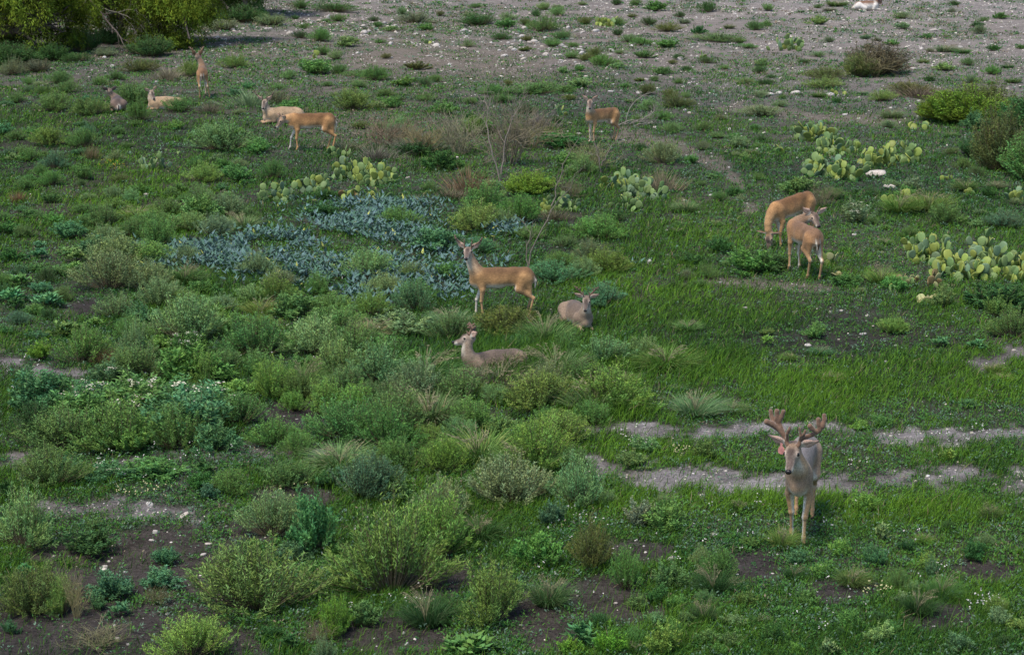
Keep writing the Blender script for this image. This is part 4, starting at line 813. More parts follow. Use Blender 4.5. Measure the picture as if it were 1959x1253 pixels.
def dead(name, px, py, desc, cat, polys, seed, rec=2, rad=.03, tintv=(1, 1, 1, 1), sub=.5, osc=1.0):
    r = np.random.default_rng(seed); root = bpy.data.objects.new(name, None); COL.objects.link(root); root.location = G(px, py); root.scale = (osc,) * 3
    for pts in polys:
        ac = Acc(); ac2 = Acc()
        P = np.array(pts, float); t = np.linspace(0, 1, 12); u = np.linspace(0, 1, len(P)); Q = np.stack([np.interp(t, u, P[:, i]) for i in range(3)], 1) + r.normal(0, .012, (12, 3))
        tube(ac, Q, np.linspace(rad, rad * .3, 12), 6)
        for k in range(4, 12, 1):
            if r.random() < .75:
                d = norm(Q[min(k, 11)] - Q[k - 1]) + r.normal(0, .6, 3); twig_rec(ac2, Q[k], d / np.linalg.norm(d), sub * r.uniform(.5, 1), rad * .35, rec, r, .02, .5)
        a = link('branch', ac.mesh('branch', M_twig, True), root); a.color = tintv
        if ac2.V: b = link('twigs', ac2.mesh('twigs', M_twig), a); b.color = tintv
    tag(root, desc, cat); return root
dead('fallen_branch', 245, 96, 'long bare dead branch slanting down from the mesquite tree to the ground', 'branch', [[(-1.5, .4, 1.9), (-.9, 0, 1.3), (-.2, -.5, .55), (.1, -.7, .05)], [(-1.35, .3, 1.75), (-1.6, -.1, 1.35), (-2.0, -.3, .9)]], 71, 1, .045, (.75, .62, .58, 1), .35)
dead('dead_limb', 270, 88, 'grey leafless limb with fine curling twigs hanging before the mesquite crown', 'branch', [[(-1.0, -1.0, 1.35), (-.3, -1.1, 1.15), (.2, -1.2, .85), (.6, -1.2, .25)], [(-.9, -1.0, 1.2), (0, -1.1, 1.35), (.5, -1.2, 1.0)], [(-.5, -1, 1.2), (-.1, -1, .8), (.1, -1.1, .4)]], 72, 2, .022, (.85, .83, .75, 1), .4)
dead('brushwood_pile', 1222, 240, 'heap of grey dead branches with one long arched pale stick', 'dead branches', [[(-.55, 0, 0), (-.48, 0, .5), (-.2, 0, .95), (.25, .1, 1.25), (.7, .3, 1.35)], [(-.1, 0, 0), (.2, 0, .3), (.6, 0, .55), (.7, 0, .8)], [(-.7, 0, .0), (-.1, -.1, .2), (.5, -.1, .15)], [(-.4, .2, 0), (.1, .1, .25), (.6, .1, .3)], [(-.9, -.1, 0), (-.3, -.1, .25), (.2, 0, .1)], [(-.2, -.2, 0), (.2, -.2, .12), (.6, -.1, .1)]], 73, 2, .024, (.95, .92, .95, 1), .35, .62)
dead('bare_sapling', 1010, 522, 'thin leafless sapling leaning right behind the broadside buck', 'sapling', [[(0, 0, 0), (.05, .2, .35), (.3, .5, .75), (.42, .7, 1.0), (.72, 1.0, 1.25), (.8, 1.1, 1.5)], [(.42, .7, 1.0), (.48, .8, 1.3), (.62, .9, 1.7), (.85, 1., 2.1)], [(0, 0, 0), (-.02, .1, .4), (.05, .2, .7)]], 74, 1, .015, (.50, .48, .42, 1), .3)
dead('bare_sapling', 958, 350, 'dark upright leafless sapling amid the grey-brown brush', 'sapling', [[(0, 0, 0), (-.2, 0, .7), (-.3, .1, 1.3), (-.2, .1, 1.8)], [(0, 0, .2), (.1, 0, .9), (.3, .1, 1.5)]], 75, 2, .02, (.8, .72, .7, 1), .5)
dead('bare_sapling', 1150, 335, 'thin dark bare sapling in front of the young deer', 'sapling', [[(0, 0, 0), (-.05, 0, .3), (-.15, .1, .7)], [(0, 0, .2), (.2, 0, .6), (.5, .1, .95)]], 76, 1, .014, (.7, .62, .6, 1), .4)

# ------------------------------------------------------------------ deer: one continuous skin grown from a distance field, posed for each animal
def surface_nets(d, o, h):
    nx, ny, nz = d.shape; ins = d < 0
    c = np.zeros((nx - 1, ny - 1, nz - 1), np.uint8)
    for i in (0, 1):
        for j in (0, 1):
            for k in (0, 1): c += ins[i:nx - 1 + i, j:ny - 1 + j, k:nz - 1 + k]
    act = (c > 0) & (c < 8); I, J, K = np.nonzero(act); n = len(I)
    idx = -np.ones(act.shape, np.int64); idx[I, J, K] = np.arange(n)
    acc = np.zeros((n, 3)); cnt = np.zeros(n)
    cs = [(0, 0, 0), (1, 0, 0), (0, 1, 0), (1, 1, 0), (0, 0, 1), (1, 0, 1), (0, 1, 1), (1, 1, 1)]
    for a in range(8):
        for ax in range(3):
            if cs[a][ax]: continue
            b = list(cs[a]); b[ax] = 1
            va = d[I + cs[a][0], J + cs[a][1], K + cs[a][2]]; vb = d[I + b[0], J + b[1], K + b[2]]
            m = (va < 0) != (vb < 0); t = va / np.where(m, va - vb, 1)
            p = np.stack([np.full(n, float(q)) for q in cs[a]], 1); p[:, ax] = t
            acc[m] += p[m]; cnt[m] += 1
    V = (np.stack([I, J, K], 1) + acc / cnt[:, None]) * h + o
    F = []
    for ax in range(3):
        s = [slice(None)] * 3; s1 = list(s); s[ax] = slice(0, -1); s1[ax] = slice(1, None)
        e = ins[tuple(s)] != ins[tuple(s1)]; e0 = ins[tuple(s)]
        E = np.stack(np.nonzero(e), 1); u, v = [q for q in range(3) if q != ax]
        ok = (E[:, u] > 0) & (E[:, v] > 0) & (E[:, u] < act.shape[u]) & (E[:, v] < act.shape[v]) & (E[:, ax] < act.shape[ax]); E = E[ok]
        fl = e0[E[:, 0], E[:, 1], E[:, 2]]
        def at(du, dv):
            q = E.copy(); q[:, u] -= du; q[:, v] -= dv; return idx[q[:, 0], q[:, 1], q[:, 2]]
        Q = np.stack([at(0, 0), at(1, 0), at(1, 1), at(0, 1)], 1)
        if ax == 1: fl = ~fl
        Q[~fl] = Q[~fl][:, ::-1]; F.append(Q[(Q >= 0).all(1)])
    return V, np.concatenate(F)
def seg_d(P, a, b, r1, r2, ky=1.0, M=None):
    """distance to a tapered capsule; M (3x3) maps world offsets into a stretched frame"""
    a = np.asarray(a, float); b = np.asarray(b, float)
    if M is not None: q = (P - a) @ M.T; ab = (b - a) @ M.T
    else:
        k = np.array([1, ky, 1.0]); q = (P - a) * k; ab = (b - a) * k
    L = (ab @ ab) + 1e-12; t = np.clip((q @ ab) / L, 0, 1)
    return np.linalg.norm(q - t[..., None] * ab, axis=-1) - (r1 + t * (r2 - r1)), t
class Field:
    def __init__(s): s.p = []
    def add(s, a, b, r1, r2, tag, k=.03, ky=1.0, M=None, sub=False): s.p.append((np.array(a, float), np.array(b, float), r1, r2, tag, k, ky, M, sub))
    def mesh(s, h):
        lo = np.min([np.minimum(q[0], q[1]) - max(q[2], q[3]) for q in s.p], 0) - 3 * h; hi = np.max([np.maximum(q[0], q[1]) + max(q[2], q[3]) for q in s.p], 0) + 3 * h
        n = np.ceil((hi - lo) / h).astype(int) + 1; ax = [lo[i] + np.arange(n[i]) * h for i in range(3)]
        D = np.full(n, 1.0)
        for (a, b, r1, r2, tg, k, ky, M, sub) in s.p:
            mr = max(r1, r2) + k + 2 * h; l = np.clip(np.floor((np.minimum(a, b) - mr - lo) / h).astype(int), 0, None); u = np.minimum(np.ceil((np.maximum(a, b) + mr - lo) / h).astype(int) + 1, n)
            sl = tuple(slice(l[i], u[i]) for i in range(3)); P = np.stack(np.meshgrid(*[ax[i][sl[i]] for i in range(3)], indexing='ij'), -1)
            q, _ = seg_d(P, a, b, r1, r2, ky, M); c = D[sl]
            if sub: hh = np.maximum(k - np.abs(c + q), 0) / k; D[sl] = np.maximum(c, -q) + hh * hh * k / 4
            else: hh = np.maximum(k - np.abs(c - q), 0) / k; D[sl] = np.minimum(c, q) - hh * hh * k / 4
        V, F = surface_nets(D, lo, h)
        for _ in range(1):      # light smoothing of the net
            e = np.concatenate([F[:, [0, 1]], F[:, [1, 2]], F[:, [2, 3]], F[:, [3, 0]]]); A = np.zeros_like(V); c = np.zeros(len(V))
            np.add.at(A, e[:, 0], V[e[:, 1]]); np.add.at(A, e[:, 1], V[e[:, 0]]); np.add.at(c, e[:, 0], 1); np.add.at(c, e[:, 1], 1); V = V * .6 + .4 * A / np.maximum(c, 1)[:, None]
        fn = np.cross(V[F[:, 2]] - V[F[:, 0]], V[F[:, 3]] - V[F[:, 1]]); N = np.zeros_like(V)
        for j in range(4): np.add.at(N, F[:, j], fn)
        return V, F, norm(N)
def rotm(yaw, pitch, roll=0):
    """columns: forward, left, up"""
    y, p = R(yaw), R(pitch); f = np.array([math.cos(y) * math.cos(p), math.sin(y) * math.cos(p), math.sin(p)]); l = np.array([-math.sin(y), math.cos(y), 0]); u = np.cross(f, l)
    rr_ = R(roll); l2 = l * math.cos(rr_) + u * math.sin(rr_); u2 = np.cross(f, l2); return np.stack([f, l2, u2], 1)
W_ = np.array([.62, .57, .48]); CK = .93
COATS = dict(
    orange=dict(coat=(.39, .212, .092), back=(.17, .088, .040), low=(.50, .28, .12), neck=(.42, .25, .12), face=(.34, .24, .17)),
    tan=dict(coat=(.37, .212, .095), back=(.165, .092, .046), low=(.46, .28, .14), neck=(.42, .30, .20), face=(.33, .25, .20)),
    brown=dict(coat=(.33, .18, .085), back=(.19, .11, .065), low=(.42, .26, .13), neck=(.30, .22, .15), face=(.28, .21, .16)),
    grey=dict(coat=(.24, .175, .125), back=(.13, .098, .078), low=(.28, .20, .13), neck=(.30, .225, .165), face=(.28, .22, .18)),
    buck=dict(coat=(.31, .215, .145), back=(.165, .150, .150), low=(.42, .26, .13), neck=(.42, .275, .16), face=(.30, .235, .19)),
    pale=dict(coat=(.40, .28, .17), back=(.34, .24, .15), low=(.42, .28, .17), neck=(.42, .33, .24), face=(.34, .27, .21)),
    dark=dict(coat=(.17, .12, .095), back=(.085, .065, .060), low=(.34, .24, .17), neck=(.30, .21, .14), face=(.25, .19, .15)))
def deer(px, py, heading, scale, label, coat='tan', pose='stand', neck=((.55, 0, .98), (.60, 0, 1.15)), face_yaw=270, face_pitch=-18, roll=0, legs=(0, 0, 0, 0), legy=(0, 0, 0, 0), antlers=None, ears=(1, 1), earup=.85, fat=1.0, neck_r=1.0,
         anchor=None, h=.0125, tagged=None, spots=False, name='deer', cat='deer', tail_flick=0, ear_back=0.0, dz=0.0, tilt=0.0, group='deer on the field', head_s=1.0, bow=0.0):
    F = Field(); c = COATS[coat] if isinstance(coat, str) else coat; c = {k: np.array(v) * CK for k, v in c.items()}
    lie = pose == 'lie'
    if not lie:
        F.add((.36, 0, .672), (.05, 0, .685), .174, .170 * fat, 'torso', .05, 1.42 / fat); F.add((.05, 0, .685), (-.24, 0, .715), .170 * fat, .144, 'torso', .05, 1.30 / fat)
        F.add((-.24, 0, .715), (-.43, 0, .735), .150, .145, 'torso', .05, 1.18); F.add((-.42, 0, .75), (-.525, 0, .67), .125, .075, 'rump', .05, 1.05); F.add((.32, 0, .80), (-.25, 0, .80 + bow), .050, .055, 'torso', .09)
        F.add((.40, 0, .70), (.455, 0, .62), .120, .080, 'chest', .05, 1.3)
        for sgn, s0, y0 in ((1, legs[0], legy[0]), (-1, legs[1], legy[1])):
            sh = np.array([.35, sgn * .075, .70]); el = np.array([.31 + s0 * .25, sgn * .095, .50]); kn = np.array([.335 + s0 * .75, sgn * .072 + y0 * .5, .29]); ft = np.array([.315 + s0 * 1.0, sgn * .068 + y0, .085]); hf = np.array([.345 + s0 * 1.02, sgn * .068 + y0, .014])
            F.add(sh, el, .095, .055, 'fleg', .04, 1.5); F.add(el, kn, .046, .027, 'fleg', .025); F.add(kn, kn, .029, .029, 'fleg', .02); F.add(kn, ft, .0215, .0185, 'fleg', .015); F.add(ft, ft, .0235, .0235, 'fleg', .012); F.add(ft, hf, .020, .023, 'fleg', .012)
        for sgn, s0, y0 in ((1, legs[2], legy[2]), (-1, legs[3], legy[3])):
            hp = np.array([-.40, sgn * .075, .70]); st = np.array([-.315 + s0 * .45, sgn * .10, .52]); hk = np.array([-.545 + s0 * .85, sgn * .088 + y0 * .5, .35]); ft = np.array([-.475 + s0 * 1.0, sgn * .085 + y0, .085]); hf = np.array([-.445 + s0 * 1.02, sgn * .085 + y0, .014])
            F.add(hp, st, .125, .080, 'hleg', .05, 1.35); F.add(hp + [-.06, 0, -.04], hk + [.06, 0, .11], .09, .036, 'hleg', .05, 1.3); F.add(st, hk, .064, .030, 'hleg', .04, 1.2); F.add(hk, hk + [-.008, 0, .014], .030, .024, 'hleg', .02); F.add(hk, ft, .0235, .019, 'hleg', .015); F.add(ft, ft, .0235, .0235, 'hleg', .012); F.add(ft, hf, .020, .023, 'hleg', .012)
        for sgn in (1, -1):
            F.add((-.20, sgn * .175, .60), (-.22, sgn * .180, .74), .058, .052, 'x', .07, 1, None, True); F.add((.17, sgn * .195, .60), (.16, sgn * .190, .76), .052, .046, 'x', .07, 1, None, True)
        T0 = np.array([-.555, 0, .77]); T1 = T0 + [-.05, tail_flick, -.12]; T2 = T1 + [.01, tail_flick, -.13]; N0 = np.array([.40, 0, .755])
    else:
        F.add((.34, 0, .20), (.02, 0, .215), .165, .185 * fat, 'torso', .06, 1.05); F.add((.02, 0, .215), (-.36, .03, .21), .185 * fat, .165, 'torso', .06, 1.0); F.add((-.36, .03, .22), (-.50, .03, .15), .15, .09, 'rump', .06, 1.0); F.add((.30, 0, .345), (-.30, 0, .34), .05, .05, 'torso', .09)
        F.add((.40, 0, .20), (.46, 0, .15), .12, .09, 'chest', .05)
        for sgn in (1, -1):
            F.add((-.36, sgn * .11, .22), (-.10, sgn * .18, .12), .145, .075, 'hleg', .05); F.add((-.10, sgn * .19, .09), (-.42, sgn * .20, .05), .045, .028, 'hleg', .03); F.add((-.42, sgn * .20, .05), (-.16, sgn * .245, .03), .025, .020, 'hleg', .02); F.add((-.16, sgn * .245, .03), (-.09, sgn * .245, .02), .022, .022, 'hleg', .02)
            F.add((.33, sgn * .085, .22), (.27, sgn * .12, .09), .105, .065, 'fleg', .05); F.add((.27, sgn * .12, .09), (.56, sgn * .10, .045), .042, .028, 'fleg', .03); F.add((.56, sgn * .10, .04), (.36, sgn * .085, .028), .025, .021, 'fleg', .02)
        T0 = np.array([-.58, .03, .20]); T1 = T0 + [-.05, 0, -.08]; T2 = T1 + [.02, 0, -.08]; N0 = np.array([.40, 0, .29])
    F.add(T0, T1, .026, .027, 'tail', .02, .8); F.add(T1, T2, .028, .012, 'tail', .02, .8)
    N1, H = np.array(neck[0]), np.array(neck[1]); t_ = np.linspace(0, 1, 6)[:, None]; NP = N0 * (1 - t_) ** 2 + 2 * N1 * t_ * (1 - t_) + H * t_ ** 2; nr = np.array([.135, .108, .088, .074, .066, .062]) * neck_r
    for i in range(5): F.add(NP[i], NP[i + 1], nr[i], nr[i + 1], 'neck', .05, 1.15 if not lie else 1.05)
    Q = rotm(face_yaw - heading, face_pitch, roll); hs = head_s * 1.06
    hd = lambda x, y, z: H + Q @ (np.array([x, y, z]) * hs)
    F.add(hd(-.035, 0, -.01), hd(.05, 0, .005), .066 * hs, .060 * hs, 'head', .03); F.add(hd(.02, 0, .012), hd(.06, 0, .012), .045 * hs, .042 * hs, 'head', .03)
    F.add(hd(.05, 0, -.012), hd(.175, 0, -.032), .052 * hs, .033 * hs, 'head', .03); F.add(hd(.175, 0, -.030), hd(.215, 0, -.036), .033 * hs, .0285 * hs, 'head', .02); F.add(hd(.02, 0, -.045), hd(.185, 0, -.058), .040 * hs, .022 * hs, 'head', .03)
    for sgn in (1, -1): F.add(hd(.045, sgn * .042, .018), hd(.062, sgn * .040, .018), .020 * hs, .018 * hs, 'head', .02)
    earq = []
    for sgn, up in zip((1, -1), ears):
        d = np.array([-.12 - ear_back, sgn * .85, earup * up]); d /= np.linalg.norm(d); nrm = np.array([1.0 - ear_back * 1.2, sgn * .25, 0]); nrm -= d * (nrm @ d); nrm /= np.linalg.norm(nrm); sd_ = np.cross(d, nrm)
        dW, nW, sW = Q @ d, Q @ nrm, Q @ sd_; M = np.stack([dW, nW * 2.6, sW])    # thin across its face
        a = hd(-.035, sgn * .052, .035); L = .178 * hs
        F.add(a, a + dW * L * .45, .030 * hs, .052 * hs, 'ear%d' % sgn, .014, 1, M); F.add(a + dW * L * .45, a + dW * L, .052 * hs, .018 * hs, 'ear%d' % sgn, .014, 1, M)
        F.add(a + dW * L * .3 + nW * .026 * hs, a + dW * L * .75 + nW * .024 * hs, .016 * hs, .014 * hs, 'x', .01, 1, None, True); earq.append((a, dW, nW))
    V, Fc, N = F.mesh(h)
    # colour by the region each vertex belongs to
    tags = ['torso', 'rump', 'chest', 'fleg', 'hleg', 'tail', 'neck', 'head', 'ear1', 'ear-1']; dist = {t: np.full(len(V), 9.0) for t in tags}; nt_ = np.zeros(len(V))
    for (a, b, r1, r2, tg, k, ky, M, sub) in F.p:
        if sub: continue
        q, tt = seg_d(V, a, b, r1, r2, ky, M); up = q < dist[tg]; dist[tg] = np.minimum(dist[tg], q)
    wgt = np.stack([np.exp(-np.clip(dist[t], -.02, 9) / .010) for t in tags], 1); wgt /= wgt.sum(1, keepdims=True)
    x, y, z = V[:, 0], V[:, 1], V[:, 2]; nx_, ny_, nz_ = N[:, 0], N[:, 1], N[:, 2]; st = lambda v, a, b: np.clip((v - a) / (b - a), 0, 1)[:, None]; mix = lambda A, B_, t: A * (1 - t) + B_ * t
    one = np.ones((len(V), 3)); topz, botz = (.86, .50) if not lie else (.40, .06)
    body = mix(one * c['coat'], c['back'], st(z + .06 * nz_, botz + (topz - botz) * .50, topz * .99)); body = mix(body, c['low'], st(-z, -(botz + (topz - botz) * .42), -botz)); body = mix(body, W_, st(-nz_, .05, .5) * st(-z, -(botz + .13), -(botz + .04)))
    rump = mix(body, W_, st(-np.abs(y), -.055, -.03) * st(-x, .50, .56) * st(-z, -topz + .08, -topz + .2))
    chest = mix(body, c['neck'], .5)
    inner = st(-ny_ * np.sign(y), .15, .6)
    if not lie:
        fl = mix(mix(one * c['coat'], c['low'], st(-z, -.62, -.42)), W_ * .95, inner * st(-z, -.66, -.5)); hl = mix(mix(one * c['coat'], c['low'], st(-z, -.60, -.35)), W_, np.maximum(inner * .9, st(-nx_ * 0 + nx_, .55, .9) * .8) * st(-z, -.62, -.52) * st(z, .28, .36))
        hoof = st(-z, -.030, -.022); fl = mix(fl, np.array([.03, .025, .025]), hoof); hl = mix(hl, np.array([.03, .025, .025]), hoof); hl = mix(hl, c['coat'], st(z, .6, .72))
        rear = st(-nx_, .25, .7) * st(-np.abs(y), -.085, -.05) * st(z, .44, .52); hl = mix(hl, W_, rear)
    else:
        fl = mix(one * c['coat'], c['low'], st(-z, -.2, -.08)); hl = fl
    tail = mix(one * c['back'] * .6, W_, np.maximum(st(np.abs(ny_), .55, .8), st(nx_, .1, .5)))
    tn = np.clip((V - N0) @ (H - N0) / ((H - N0) @ (H - N0)), 0, 1)[:, None]; th = -Q[:, 2]          # throat direction
    dn = (1 - tn) * np.array([.8, 0, -.45]) + tn * (Q[:, 0] * .8 + th * .5); front = (N * norm(dn)).sum(1)
    ncol = mix(mix(one * c['coat'], c['neck'], st(tn[:, 0], 0, .4)), c['back'], st(nz_ - nx_, .6, 1.2) * .7); ncol = mix(ncol, W_ * .92, st(front, .2, .65) * st(tn[:, 0], .25, .7))
    hl_ = (V - H) @ Q / hs; hx, hy_, hz_ = hl_[:, 0], hl_[:, 1], hl_[:, 2]; hn = N @ Q
    head = mix(one * c['face'], np.array([.07, .05, .045]), st(hn[:, 2], .2, .7) * st(-np.abs(hy_), -.042, -.020) * .8); head = mix(head, c['face'] * 1.3, st(-hn[:, 2], -.2, .5) * .7)
    head = mix(head, W_, st(-hn[:, 2], .3, .7) * st(hx, -.02, .05)); head = mix(head, W_ * .9, st(hx, .172, .186) * st(-hx, -.222, -.212) * st(-hn[:, 2], -.75, -.1))
    for sgn in (1, -1): de = np.linalg.norm(hl_ - np.array([.062, sgn * .056, .016]), axis=1); head = mix(head, c['face'] * 1.75, st(-de, -.038, -.024))
    head = mix(head, np.array([.05, .035, .03]), st(-np.linalg.norm(hl_ - np.array([.06, 0, .06]), axis=1), -.045, -.02) * .6)
    cols = {'torso': body, 'rump': rump, 'chest': chest, 'fleg': fl, 'hleg': hl, 'tail': tail, 'neck': ncol, 'head': head}
    for sgn, (a, dW, nW) in zip((1, -1), earq):
        e = mix(one * c['back'] * .75, np.array([.50, .34, .27]), st(N @ nW, .05, .45)); tip = (V - a) @ dW; e = mix(e, c['back'] * .5, st(tip, .155 * hs, .19 * hs)); e = mix(e, W_, st(N @ nW, .3, .6) * st(-tip, -.07, -.03)); cols['ear%d' % sgn] = e
    C = sum(cols[t] * wgt[:, i:i + 1] for i, t in enumerate(tags))
    if spots:
        sp = vnoise(x * 26 + 3, z * 30 + 7) * vnoise(x * 30, y * 30 + 5); C = mix(C, W_ * .8, st(sp, .42, .5) * wgt[:, :1] * st(z, .62, .70) * .55)
    if callable(_no := None): pass
    root = bpy.data.objects.new(name, None); COL.objects.link(root); root.empty_display_size = .2
    an = np.array(anchor if anchor is not None else ((.33, 0, 0) if not lie else (.1, 0, 0))) * scale; hr = R(heading); p = G(px, py)
    ox = p.x - (an[0] * math.cos(hr) - an[1] * math.sin(hr)); oy = p.y - (an[0] * math.sin(hr) + an[1] * math.cos(hr))
    zz = [float(hz(ox + a * math.cos(hr) * scale, oy + a * math.sin(hr) * scale)) for a in (.33, -.45)]
    root.location = (ox, oy, (zz[0] + zz[1]) / 2 + dz); root.rotation_euler = (0, -math.atan2(zz[0] - zz[1], .78 * scale) + R(tilt), hr); root.scale = (scale,) * 3
    link('body', np_mesh('body', V, [Fc], M_fur, C, True), root)
    IV, IF = ico2()
    for sgn in (1, -1): link('eye', np_mesh('eye', IV * .0195 * hs + hd(.062, sgn * .0535, .018), [IF], M_eye, None, True), root)
    nv = IV * np.array([.024, .030, .025]) * hs; link('nose', np_mesh('nose', nv @ Q.T + hd(.232, 0, -.024), [IF], M_nose, None, True), root)
    if antlers:
        B2 = rotm(face_yaw - heading, antlers.get('pitch', -5), roll)
        for side in (1, -1):
            A = Field()
            for (pts, r0, r1) in antlers['R' if side < 0 else 'L']:
                for i in range(len(pts) - 1):
                    u0, u1 = i / (len(pts) - 1), (i + 1) / (len(pts) - 1); f = lambda q: hd(-.005, 0, .03) + B2 @ (np.array(q) * hs)
                    A.add(f(pts[i]), f(pts[i + 1]), r0 + (r1 - r0) * u0, r0 + (r1 - r0) * u1, 'a', .008)
            va, fa, _ = A.mesh(antlers.get('h', .008)); link(antlers.get('name', 'antler'), np_mesh('antler', va, [fa], antlers.get('mat', M_velvet), None, True), root)
    if tagged:
        a, dW, nW = earq[0 if tagged > 0 else 1]; cpos = a + dW * .05 + nW * .028 + np.array([0, 0, -.055])
        up = np.array([0, 0, 1.0]); sx = norm(np.cross(up, nW)); ac = Acc(); th = nW * .003; out = []
        for (u, v) in [(0, .060), (.012, .056), (.011, .03), (.028, .015), (.036, -.01), (.030, -.036), (.010, -.047), (-.010, -.047), (-.030, -.036), (-.036, -.01), (-.028, .015), (-.011, .03), (-.012, .064)]: out.append(cpos + sx * u + up * v)
        out = np.array(out); k = len(out); VV = np.vstack([out + th, out - th]); me = bpy.data.meshes.new('ear_tag'); me.from_pydata([tuple(q) for q in VV], [], [tuple(range(k)), tuple(range(2 * k - 1, k - 1, -1))] + [(i, (i + 1) % k, (i + 1) % k + k, i + k) for i in range(k)]); me.materials.append(M_tag); link('ear_tag', me, root)
    tag(root, label, cat, group); return root
_ic = []
def ico2():
    if not _ic:
        bm = bmesh.new(); bmesh.ops.create_icosphere(bm, subdivisions=2, radius=1); _ic.append((np.array([v.co[:] for v in bm.verts]), np.array([[v.index for v in f.verts] for f in bm.faces]))); bm.free()
    return _ic[0]
def mir(L): return [([(x, -y, z) for (x, y, z) in p], a, b) for (p, a, b) in L]
# antlers in the head's frame: x forward, y to the animal's left, z up
BIG_L = [([(0, .035, .0), (-.02, .09, .075), (-.02, .175, .11), (.0, .235, .15), (.01, .262, .20)], .024, .021), ([(-.01, .06, .05), (.03, .075, .10), (.045, .065, .165)], .018, .011), ([(.0, .09, .085), (.03, .105, .12), (.035, .115, .145)], .016, .012),
         ([(0, .21, .13), (.03, .17, .165), (.04, .155, .185)], .022, .027), ([(0, .235, .15), (.01, .225, .20), (.015, .222, .235)], .022, .024), ([(.01, .262, .18), (-.01, .272, .235), (-.01, .268, .265)], .022, .021)]
BIG_R = [([(0, -.035, .0), (-.02, -.075, .09), (-.01, -.13, .155), (.02, -.185, .20), (.05, -.225, .225)], .024, .030), ([(-.01, -.05, .05), (.03, -.045, .12), (.04, -.025, .165), (.045, -.02, .19)], .018, .012), ([(.04, -.045, .13), (.05, -.03, .17)], .014, .010),
         ([(-.02, -.085, .10), (-.03, -.125, .19), (-.02, -.145, .25), (-.01, -.148, .315)], .026, .024), ([(-.03, -.13, .21), (-.02, -.105, .265), (-.01, -.090, .315)], .022, .021), ([(.0, -.17, .19), (-.02, -.195, .26), (-.02, -.205, .31)], .022, .020)]
BIG_L = [([(x, y, z * 1.15) for (x, y, z) in q], a, b_) for (q, a, b_) in BIG_L]
BIG = dict(L=BIG_L, R=BIG_R, pitch=4, h=.007)
FORK_L = [([(0, .03, 0), (-.02, .07, .045), (-.02, .13, .075), (0, .175, .11), (.01, .185, .145)], .017, .014), ([(.0, .045, .03), (.02, .05, .075), (.02, .055, .115)], .013, .009), ([(0, .155, .095), (.03, .165, .125)], .013, .011)]
FORK_L = [([(x, y * 1.2, z * 1.5) for (x, y, z) in q], a, b_) for (q, a, b_) in FORK_L]
FORK = dict(L=FORK_L, R=mir(FORK_L))
HIGH_L = [([(0, .03, 0), (-.03, .06, .06), (-.03, .12, .12), (0, .175, .185), (.01, .20, .215)], .016, .013), ([(.0, .05, .04), (.03, .055, .09), (.035, .05, .13)], .012, .009), ([(0, .17, .175), (.02, .15, .21)], .013, .010), ([(-.02, .13, .14), (-.01, .105, .19)], .012, .010)]
HIGH = dict(L=HIGH_L, R=mir(HIGH_L))
CLUB_L = [([(0, .03, 0), (-.04, .05, .06), (-.06, .07, .12), (-.03, .08, .17)], .019, .018), ([(.0, .04, .03), (.02, .05, .06)], .012, .010), ([(-.05, .07, .12), (-.10, .09, .15)], .017, .014), ([(-.04, .08, .14), (.0, .085, .15)], .014, .012)]
CLUB = dict(L=CLUB_L, R=mir(CLUB_L))
SPIKE_L = [([(0, .03, 0), (-.01, .045, .04), (0, .055, .075)], .012, .009), ([(0, .04, .02), (-.02, .09, .055), (-.01, .13, .075)], .011, .008)]
SPIKE = dict(L=SPIKE_L, R=mir(SPIKE_L))
SM_L = [([(0, .03, 0), (-.02, .055, .05), (.0, .075, .12)], .013, .011), ([(0, .05, .05), (.04, .05, .07)], .011, .009)]
SM = dict(L=SM_L, R=mir(SM_L))

deer(1525, 1037, 257, 1.05, 'large grey-brown buck with heavy velvet antlers and a pink ear tag, walking toward the camera', 'buck', neck=((.56, 0, .90), (.60, -.05, 1.04)), face_yaw=252, face_pitch=-32, roll=1, legs=(.08, -.10, .06, .02), antlers=BIG, ears=(.25, .45), h=.0105, tagged=-1, neck_r=1.0, name='buck', head_s=1.04, fat=.90)
deer(922, 606, 178, .875, 'orange-brown buck with short forked antlers standing broadside above two reclining bucks', 'tan', neck=((.52, .0, .98), (.565, .03, 1.17)), face_yaw=264, face_pitch=-16, roll=-4, legs=(.0, .12, -.03, .02), antlers=FORK, ears=(.75, .75), h=.0115, name='buck')
deer(1118, 632, 288, .80, 'grey buck with spreading antlers lying in the grass and facing the camera', 'grey', 'lie', neck=((.50, 0, .42), (.48, 0, .60)), face_yaw=262, face_pitch=-34, antlers=HIGH, ears=(.35, .35), fat=1.1, anchor=(.40, 0, 0), name='buck')
deer(903, 716, 204, .88, 'greyish buck resting in deep grass in profile, head raised and nose to the left', 'grey', 'lie', dz=-.07, neck=((.52, 0, .42), (.44, 0, .66)), face_yaw=184, face_pitch=-8, antlers=CLUB, ears=(.6, .6), anchor=(.40, 0, 0), name='buck', ear_back=.5)
deer(1492, 470, 219, .98, 'bright orange deer with its head lowered to graze behind its companion', 'orange', neck=((.70, .02, .60), (.63, .05, .30)), tilt=7, neck_r=.88, face_yaw=238, face_pitch=-62, legs=(.06, -.10, .05, -.08), antlers=None, ears=(.1, .1), name='deer', bow=.03, anchor=(.33, .0, 0))
deer(1519, 517, 106, .98, 'brown buck seen from behind turning its head back beside the grazing deer', 'brown', neck=((.46, -.22, .90), (.30, -.32, .92)), face_yaw=284, face_pitch=-22, legs=(.0, .02, .05, -.06), legy=(.03, -.03, .0, 0), antlers=SM, ears=(.55, .75), name='buck', head_s=1.05)
